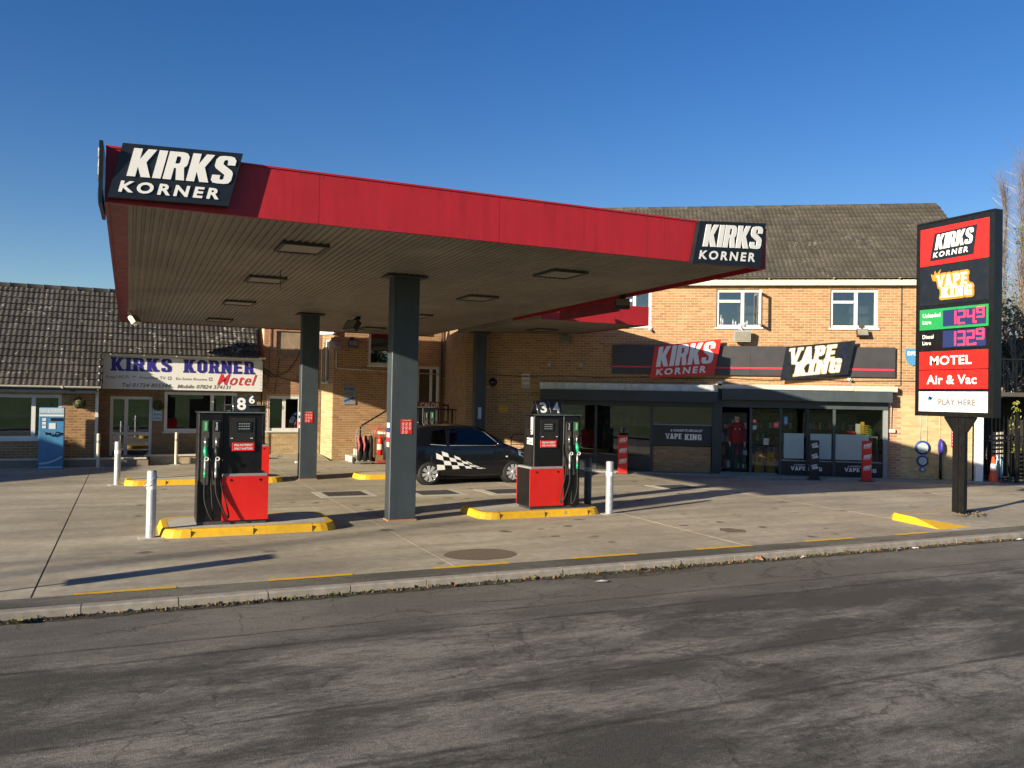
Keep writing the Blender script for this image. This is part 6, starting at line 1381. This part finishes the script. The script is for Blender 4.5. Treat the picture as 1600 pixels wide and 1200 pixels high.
for z in (.05, .9, 1.73): mb.box(0, 1.4, -.015, .015, z-.015, z+.015); mb.box(0, 1.4, .585, .615, z-.015, z+.015)
for k in range(15): mb.box(k*.1-.004, k*.1+.004, -.004, .004, .05, 1.73)
mb.build('mesh_frame', 'black', cg)
mb = MB(); mb.box(0, .8, -.04, -.02, 1.76, 1.98); nb = mb.build('name_board', 'maroon', cg); mb = MB(); font_text(mb, 'CALOR', XZ(.08, .72, 1.79, 1.95, -.04), FN, .004, bold=.05, shear=.1); mb.build('lettering', 'offwhite', nb)
rnd = random.Random(2)
for k in range(8):
    mb = MB(); m_ = rnd.choice(['jacket', 'grey', 'airblue', 'tealgreen']); x, y = .17+.35*(k % 4), .17+.28*(k//4); mb.lathe([(0, .06), (.14, .08), (.15, .5), (.09, .66), (.09, .76), (0, .76)], (x, y, 0), n=14); mb.build('gas_bottle', m_, cg)
t = thing('shop_trolley', 'red trolley with pinkish load in the shade behind the hatchback\'s nose', 'trolley', (10.35, 22.6, 0), -SHA)
mb = MB(); mb.tube([(0, 0, .1), (0, 0, 1.0), (.08, 0, 1.08), (.6, 0, 1.08), (.68, 0, 1.0), (.68, 0, .1)], .016, 6)
for k in range(6): mb.tube([(0, 0, .25+.13*k), (.68, 0, .25+.13*k)], .008, 5)
mb.box(0, .68, -.4, 0, .1, .13); mb.build('frame', 'jacket', t)
for x in (.05, .63): mb = MB(); mb.lathe([(.02, -.02), (.08, -.02), (.08, .02), (.02, .02)], (x, -.05, .08), 'x', 12); mb.build('wheel', 'rubber', t)
mb = MB(); mb.cbox(-.42, -.08, -.35, .0, .45, .72, .03); mb.build('crate', 'orange', t)
# hanging baskets and globe lamp on the motel
def basket(x, y, z, lab):
    t = thing('hanging_basket', lab, 'hanging basket', (x, y, z), 0, 'round hanging plant balls'); mb = MB(); mb.sphere((0, 0, 0), .13, 12, 8); mb.build('ball', 'needle', t); mb = MB(); r_ = random.Random(int(x*100))
    for k in range(160):
        d = V([r_.gauss(0, 1) for _ in range(3)]).normalized(); c = d*.135; a_ = d.orthogonal().normalized()*.03; mb.poly([c-a_, c+a_, c+d*.04])
    mb.build('leaves', 'needle', t, kind='stuff'); mb = MB(); mb.tube([(0, 0, .12), (0, .05, .30)], .005, 5); mb.tube([(0, .05, .3), (0, .2, .34)], .01, 5); mb.build('bracket', 'iron', t)
basket(-1.26, 26.5, 1.78, 'green planted ball hanging on the sunlit brick left of the motel door'); basket(.81, 27.6, 1.72, 'dark planted ball hanging right of the motel door')
t = thing('wall_globe_lamp', 'clear round globe lamp on the wall right of the motel sign', 'lamp', (3.50, 27.5, 2.0)); mb = MB(); mb.sphere((0, 0, 0), .12, 16, 10); mb.build('globe', 'glass', t); mb = MB(); mb.cyl((0, 0, -.12), (0, .15, -.2), .02); mb.build('arm', 'iron', t); mb = MB(); mb.sphere((0, 0, 0), .04, 8, 6); mb.build('bulb', 'white', t)
t = thing('door_poster', 'small blue lettered notice on the wall between motel door and window', 'notice', (.67, 27.77, 1.25)); mb = MB(); mb.box(0, .27, 0, .01, 0, .42); mb.build('sheet', 'paleblue', t); mb = MB(); font_text(mb, 'Motel', XZ(.04, .24, .30, .36, 0), FN, .003); font_text(mb, 'Rooms', XZ(.04, .24, .17, .23, 0), FN, .003); font_text(mb, 'Open', XZ(.04, .24, .05, .11, 0), FN, .003); mb.build('print', 'blue', t)
floodlight((5.98, 27.2, 3.95), R(40), 'floodlight on the flank wall corner beside the white fascia', 'grey', sc=1.2); floodlight((6.65, 27.28, 4.0), R(0), 'dark floodlight on the motel wing near its corner', 'iron', sc=1.2)
mb, fin = quick('doormat_brick', 'white', 'small white block lying at the foot of the motel link wall', 'block', (5.0, 26.5, 0)); mb.cbox(-.25, .15, -.05, .05, 0, .05, .01); fin()

# ================================================================== PEOPLE
def person(name, lab, loc, rz, top, legs, hairm='hair', lean=0, h=1.74):
    root = thing(name, lab, 'person', loc, rz); bm = bmesh.new(); sl_ = bm.verts.layers.skin.verify(); vv = {}
    def v(n, co, r, ry_=None): x = bm.verts.new(co); x[sl_].radius = (r, ry_ or r); x[sl_].use_root = (n == 'pel'); vv[n] = x; return x
    v('pel', (0, 0, .93), .15, .12); v('wa', (0, -.0, 1.08), .155, .125); v('ch', (0, .005, 1.27), .165, .13); v('sh', (0, .01, 1.40), .10, .085); v('nk', (0, 0, 1.49), .05); v('hd', (0, -.015, 1.58), .078, .088); v('hd2', (0, -.012, 1.67), .072, .085)
    E = [('pel', 'wa'), ('wa', 'ch'), ('ch', 'sh'), ('sh', 'nk'), ('nk', 'hd'), ('hd', 'hd2')]
    for s_, k in ((-1, 'l'), (1, 'r')):
        v(k+'s', (s_*.165, .01, 1.385), .062); v(k+'e', (s_*.235, .04, 1.13), .047); v(k+'w', (s_*.225, -.08, .92), .031); v(k+'p', (s_*.215, -.12, .855), .032, .02)
        v(k+'h', (s_*.09, 0, .86), .092); v(k+'k', (s_*.11, -.03+.04*s_, .49), .062); v(k+'a', (s_*.13, .02+.03*s_, .10), .042); v(k+'t', (s_*.15, -.12+.03*s_, .035), .035)
        E += [('sh', k+'s'), (k+'s', k+'e'), (k+'e', k+'w'), (k+'w', k+'p'), ('pel', k+'h'), (k+'h', k+'k'), (k+'k', k+'a'), (k+'a', k+'t')]
        for f_ in range(5):
            if f_ == 4: a_, b_ = (s_*.19, -.145, .845), (s_*.185, -.16, .82)
            else: o_ = (f_-1.5)*.018; L_ = (.07, .085, .08, .06)[f_]; a_, b_ = (s_*.212, -.13+o_, .83-L_*.4), (s_*.205, -.135+o_, .83-L_)
            v(k+'f%d' % f_, a_, .009); v(k+'g%d' % f_, b_, .007); E += [(k+'p', k+'f%d' % f_), (k+'f%d' % f_, k+'g%d' % f_)]
    for a_, b_ in E: bm.edges.new((vv[a_], vv[b_]))
    me = bpy.data.meshes.new('body'); bm.to_mesh(me); bm.free(); ob = bpy.data.objects.new('body', me); COL.objects.link(ob)
    ob.modifiers.new('s', 'SKIN').use_smooth_shade = True; sb_ = ob.modifiers.new('u', 'SUBSURF'); sb_.levels = sb_.render_levels = 2
    bpy.context.view_layer.update(); m2 = bpy.data.meshes.new_from_object(ob.evaluated_get(bpy.context.evaluated_depsgraph_get())); bpy.data.objects.remove(ob)
    for n_ in (top, legs, 'skin', 'rubber', hairm): m2.materials.append(M[n_])
    for p in m2.polygons:
        c = p.center; p.use_smooth = True
        p.material_index = 3 if c.z < .085 else 2 if (c.z > 1.475 or (abs(c.x) > .17 and c.z < .905 and c.y < -.06)) else 0 if (c.z > .86 or (abs(c.x) > .19 and c.z > .8)) else 1
        if c.z > 1.645 or (c.z > 1.53 and c.y > .0): p.material_index = 4 if c.z > 1.475 else p.material_index
    m2.name = 'body'; bo = bpy.data.objects.new('body', m2); COL.objects.link(bo); bo.parent = root; bo.scale = (h/1.74,)*3
    mb = MB(); mb.sphere((0, -.095, 1.585), .016, 8, 6, 0, (.8, 1.2, 1.5))
    for s_ in (-1, 1): mb.sphere((s_*.075, 0, 1.60), .02, 8, 6, 0, (.4, .8, 1.3))
    mb.build('face', 'skin', bo); mb = MB()
    for s_ in (-1, 1): mb.sphere((s_*.03, -.086, 1.615), .009, 6, 5)
    mb.box(-.025, .025, -.092, -.082, 1.545, 1.552); mb.build('eyes_and_mouth', 'hair', bo); return root
ps = SA+SD*5.90+SN*.06
pr_ = person('person', 'person in a red jacket and dark trousers standing in the shop doorway', (ps.x, ps.y, .09), -SHA, 'jacket', 'trousers')
mb = MB(); mb.box(-.09, -.04, -.125, -.118, 1.26, 1.275); mb.box(.05, .09, -.118, -.11, 1.265, 1.28); mb.build('badge', 'white', pr_)
ps = SA+SD*12.92-SN*1.0
person('person', 'person in dark clothes standing in the yard behind the gates, face in the sun', (ps.x, ps.y, -.15), -SHA, 'trousers', 'trousers')

# ================================================================== TREES AND HEDGES
def bare_tree(name, lab, loc, H_, spread, seed, upright=.9, n=60, group=None, cat='tree', r0=.28, twigs=9, mat='twig', lw=.006):
    rnd = random.Random(seed); t = thing(name, lab, cat, loc, 0, group); mb = MB()
    tr = [V((rnd.gauss(0, .01)*H_*k/8, rnd.gauss(0, .01)*H_*k/8, H_*k/8)) for k in range(9)]; mb.tube(tr, [r0*(1-k/9.2) for k in range(9)], 8); mb.build('trunk', 'bark', t)
    mb = MB()
    for i in range(n):
        f_ = rnd.uniform(.12, .95); z = f_*H_; a_ = rnd.uniform(0, 6.283); L_ = spread*(1.15-f_*.85)*rnd.uniform(.6, 1.2)
        base = V((0, 0, z)); d = V((math.cos(a_)*(1-upright), math.sin(a_)*(1-upright), upright)).normalized(); reach = L_/max(.25, (1-upright)); reach = min(reach, H_*1.04-z)
        pts = [base+d*(reach*k/4)+V((rnd.gauss(0, .02), rnd.gauss(0, .02), 0))*reach for k in range(5)]; rb = (.05 if upright < .8 else .022)*(1.2-f_)*H_/14; mb.tube(pts, [rb, rb*.7, rb*.5, rb*.3, rb*.12], 4)
        for j in range(twigs):
            g_ = rnd.uniform(.2, 1); p0_ = base+d*(reach*g_); d2 = (d+V((rnd.gauss(0, .35), rnd.gauss(0, .35), rnd.gauss(.1, .2)))).normalized(); l2 = rnd.uniform(.5, 1.6)*H_/14
            for q_ in range(3):
                d3 = (d2+V((rnd.gauss(0, .25), rnd.gauss(0, .25), rnd.gauss(.1, .15)))).normalized(); e_ = p0_+d2*l2*(q_*.25); w2 = d3.orthogonal().normalized()*lw*H_/14*2; mb.poly([e_-w2, e_+w2, e_+d3*l2*.9])
    mb.build('crown', mat, t); return t
for k, (px, dist, H_, sp) in enumerate([(1567, 62, 16.5, 1.3), (1594, 58, 16.2, 1.4), (1625, 60, 17, 1.4), (1660, 55, 16, 1.5)]):
    d = ray(px, 632); d = d/math.hypot(d.x, d.y)
    bare_tree('poplar_tree', ['tall bare upright poplar just right of the totem top', 'tall bare poplar at the far right edge', 'bare poplar beyond the right edge', 'bare poplar farthest right'][k], (d.x*dist, d.y*dist, 0), H_, sp, 20+k, .90, 80, 'bare poplars behind the yard', twigs=9, lw=.007, r0=.16)
def leafy(name, lab, loc, rx, rz, seed, n=5200, mat='needle', cat='tree', sz=.07, group=None, z0=1.0):
    rnd = random.Random(seed); t = thing(name, lab, cat, loc, 0, group); mb = MB(); mb.tube([(0, 0, 0), (.1, 0, z0+rz*.8), (.0, 0, z0+rz*1.4)], [.16, .1, .03], 7)
    for k in range(12): a_ = rnd.uniform(0, 6.28); mb.tube([(0, 0, z0+rz*rnd.uniform(.2, .9)), (rx*.8*math.cos(a_), rx*.8*math.sin(a_), z0+rz*rnd.uniform(.5, 1.6))], [.05, .01], 4)
    mb.build('trunk', 'bark', t); mb = MB(); cl = [(V((rnd.gauss(0, .45)*rx, rnd.gauss(0, .45)*rx, z0+rz+rnd.gauss(0, .45)*rz)), rnd.uniform(.2, .42)*rx) for _ in range(26)]
    for i in range(n):
        c0, r_ = rnd.choice(cl); d = V([rnd.gauss(0, 1) for _ in range(3)]).normalized(); c = c0+d*r_*rnd.uniform(.6, 1.05); a_ = V([rnd.gauss(0, 1) for _ in range(3)]).normalized(); b_ = a_.cross(d).normalized() if a_.cross(d).length > .01 else a_.orthogonal(); mb.poly([c-a_*sz, c-b_*sz*.6, c+a_*sz, c+b_*sz*.6])
    mb.build('crown', mat, t); return t
def at(px, dist): d = ray(px, 632); d = d/math.hypot(d.x, d.y); return (d.x*dist, d.y*dist, 0)
leafy('evergreen_tree', 'dull green evergreen tree at the right edge above the railing', at(1602, 36), 1.9, 2.2, 3, 9000, z0=2.2)
leafy('garden_shrub', 'brown leafed shrub between the totem and the evergreen', at(1572, 40), 1.2, 1.9, 4, 3500, 'leaf', 'shrub', .05, z0=1.2)
bare_tree('bare_shrub', 'tangled bare shrub above the yard railing', at(1585, 33), 5.6, 1.4, 5, .6, 60, None, 'shrub', .08, 12)
leafy('evergreen_tree', 'larger evergreen beyond the right edge of the frame', at(1680, 42), 3.5, 3.2, 6, 7000, z0=2)
# unseen clipped hedge added left of the motel to cast its shade
hd = thing('caster_hedge', 'tall clipped evergreen hedge added out of view left of the motel to cast shade', 'hedge', (0, 0, 0))
hp = [V((-26, 10.5, 0)), V((-15.9, 18.1, 0)), V((-13.2, 20.5, 0)), V((-12.5, 23.2, 0)), V((-12.4, 27.5, 0))]; mb = MB(); mc = MB(); rnd = random.Random(8)
for a_, b_ in zip(hp, hp[1:]):
    d = (b_-a_).normalized(); n_ = V((-d.y, d.x, 0)); Z = V((0, 0, 3.95)); mc.faces([a_+n_*.4, b_+n_*.4, b_-n_*.4, a_-n_*.4, a_+n_*.4+Z, b_+n_*.4+Z, b_-n_*.4+Z, a_-n_*.4+Z], [(0, 1, 5, 4), (2, 3, 7, 6), (4, 5, 6, 7)])
    for k in range(int((b_-a_).length*420)):
        f_ = rnd.random(); z = rnd.uniform(0, 4.05); s_ = rnd.choice((-1, 1)); c = a_+(b_-a_)*f_+n_*s_*rnd.uniform(.35, .5)+V((0, 0, z)); u_ = V([rnd.gauss(0, 1) for _ in range(3)]).normalized()*.07; v_ = V([rnd.gauss(0, 1) for _ in range(3)]).normalized()*.04; mb.poly([c-u_, c-v_, c+u_, c+v_])
mc.build('inner_growth', 'bark', hd); mb.build('foliage', 'needle', hd, kind='stuff')
for k, (x, y) in enumerate([(-44, -3.5), (-66, -6)]):
    bare_tree('bank_tree', ['bare tree on the bank, nearest to the road', 'bare tree halfway up the bank', 'bare tree high on the bank', 'bare tree farthest along the bank'][k], (x, y, .6+max(0, -y-5)*.35), 15.5, 3.6, 40+k, .6, 34, 'bare trees on the bank', twigs=5)
for k in range(7):
    x = -26+9.5*k; leafy('bank_bush', ['leftmost dark bush on top of the bank across the road', 'second dark bush from the left on the bank', 'third dark bush from the left on the bank', 'middle one of seven dark bushes on the bank', 'third dark bush from the right on the bank', 'second dark bush from the right on the bank', 'rightmost dark bush on top of the bank across the road'][k], (x, -24+2*math.sin(k*2), 3.8), 2.4, 1.5, 60+k, 2600, 'needle', 'bush', .16, 'bushes along the top of the bank', z0=0)
# roadside post with tall narrow plate
t = thing('kerbside_sign', 'thin post with a tall narrow plate at the kerb left of the frame', 'road sign', (-3.2, 9.78, 0)); mb = MB(); mb.cyl((0, 0, 0), (0, 0, 1.55), .022, n=10); mb.build('post', 'galv', t); mb = MB(); mb.box(-.012, .004, -.17, .17, .80, 1.55); mb.build('plate', 'grey', t)
print('objects', len(bpy.data.objects), 'tris~', sum(len(m.polygons) for m in bpy.data.meshes))
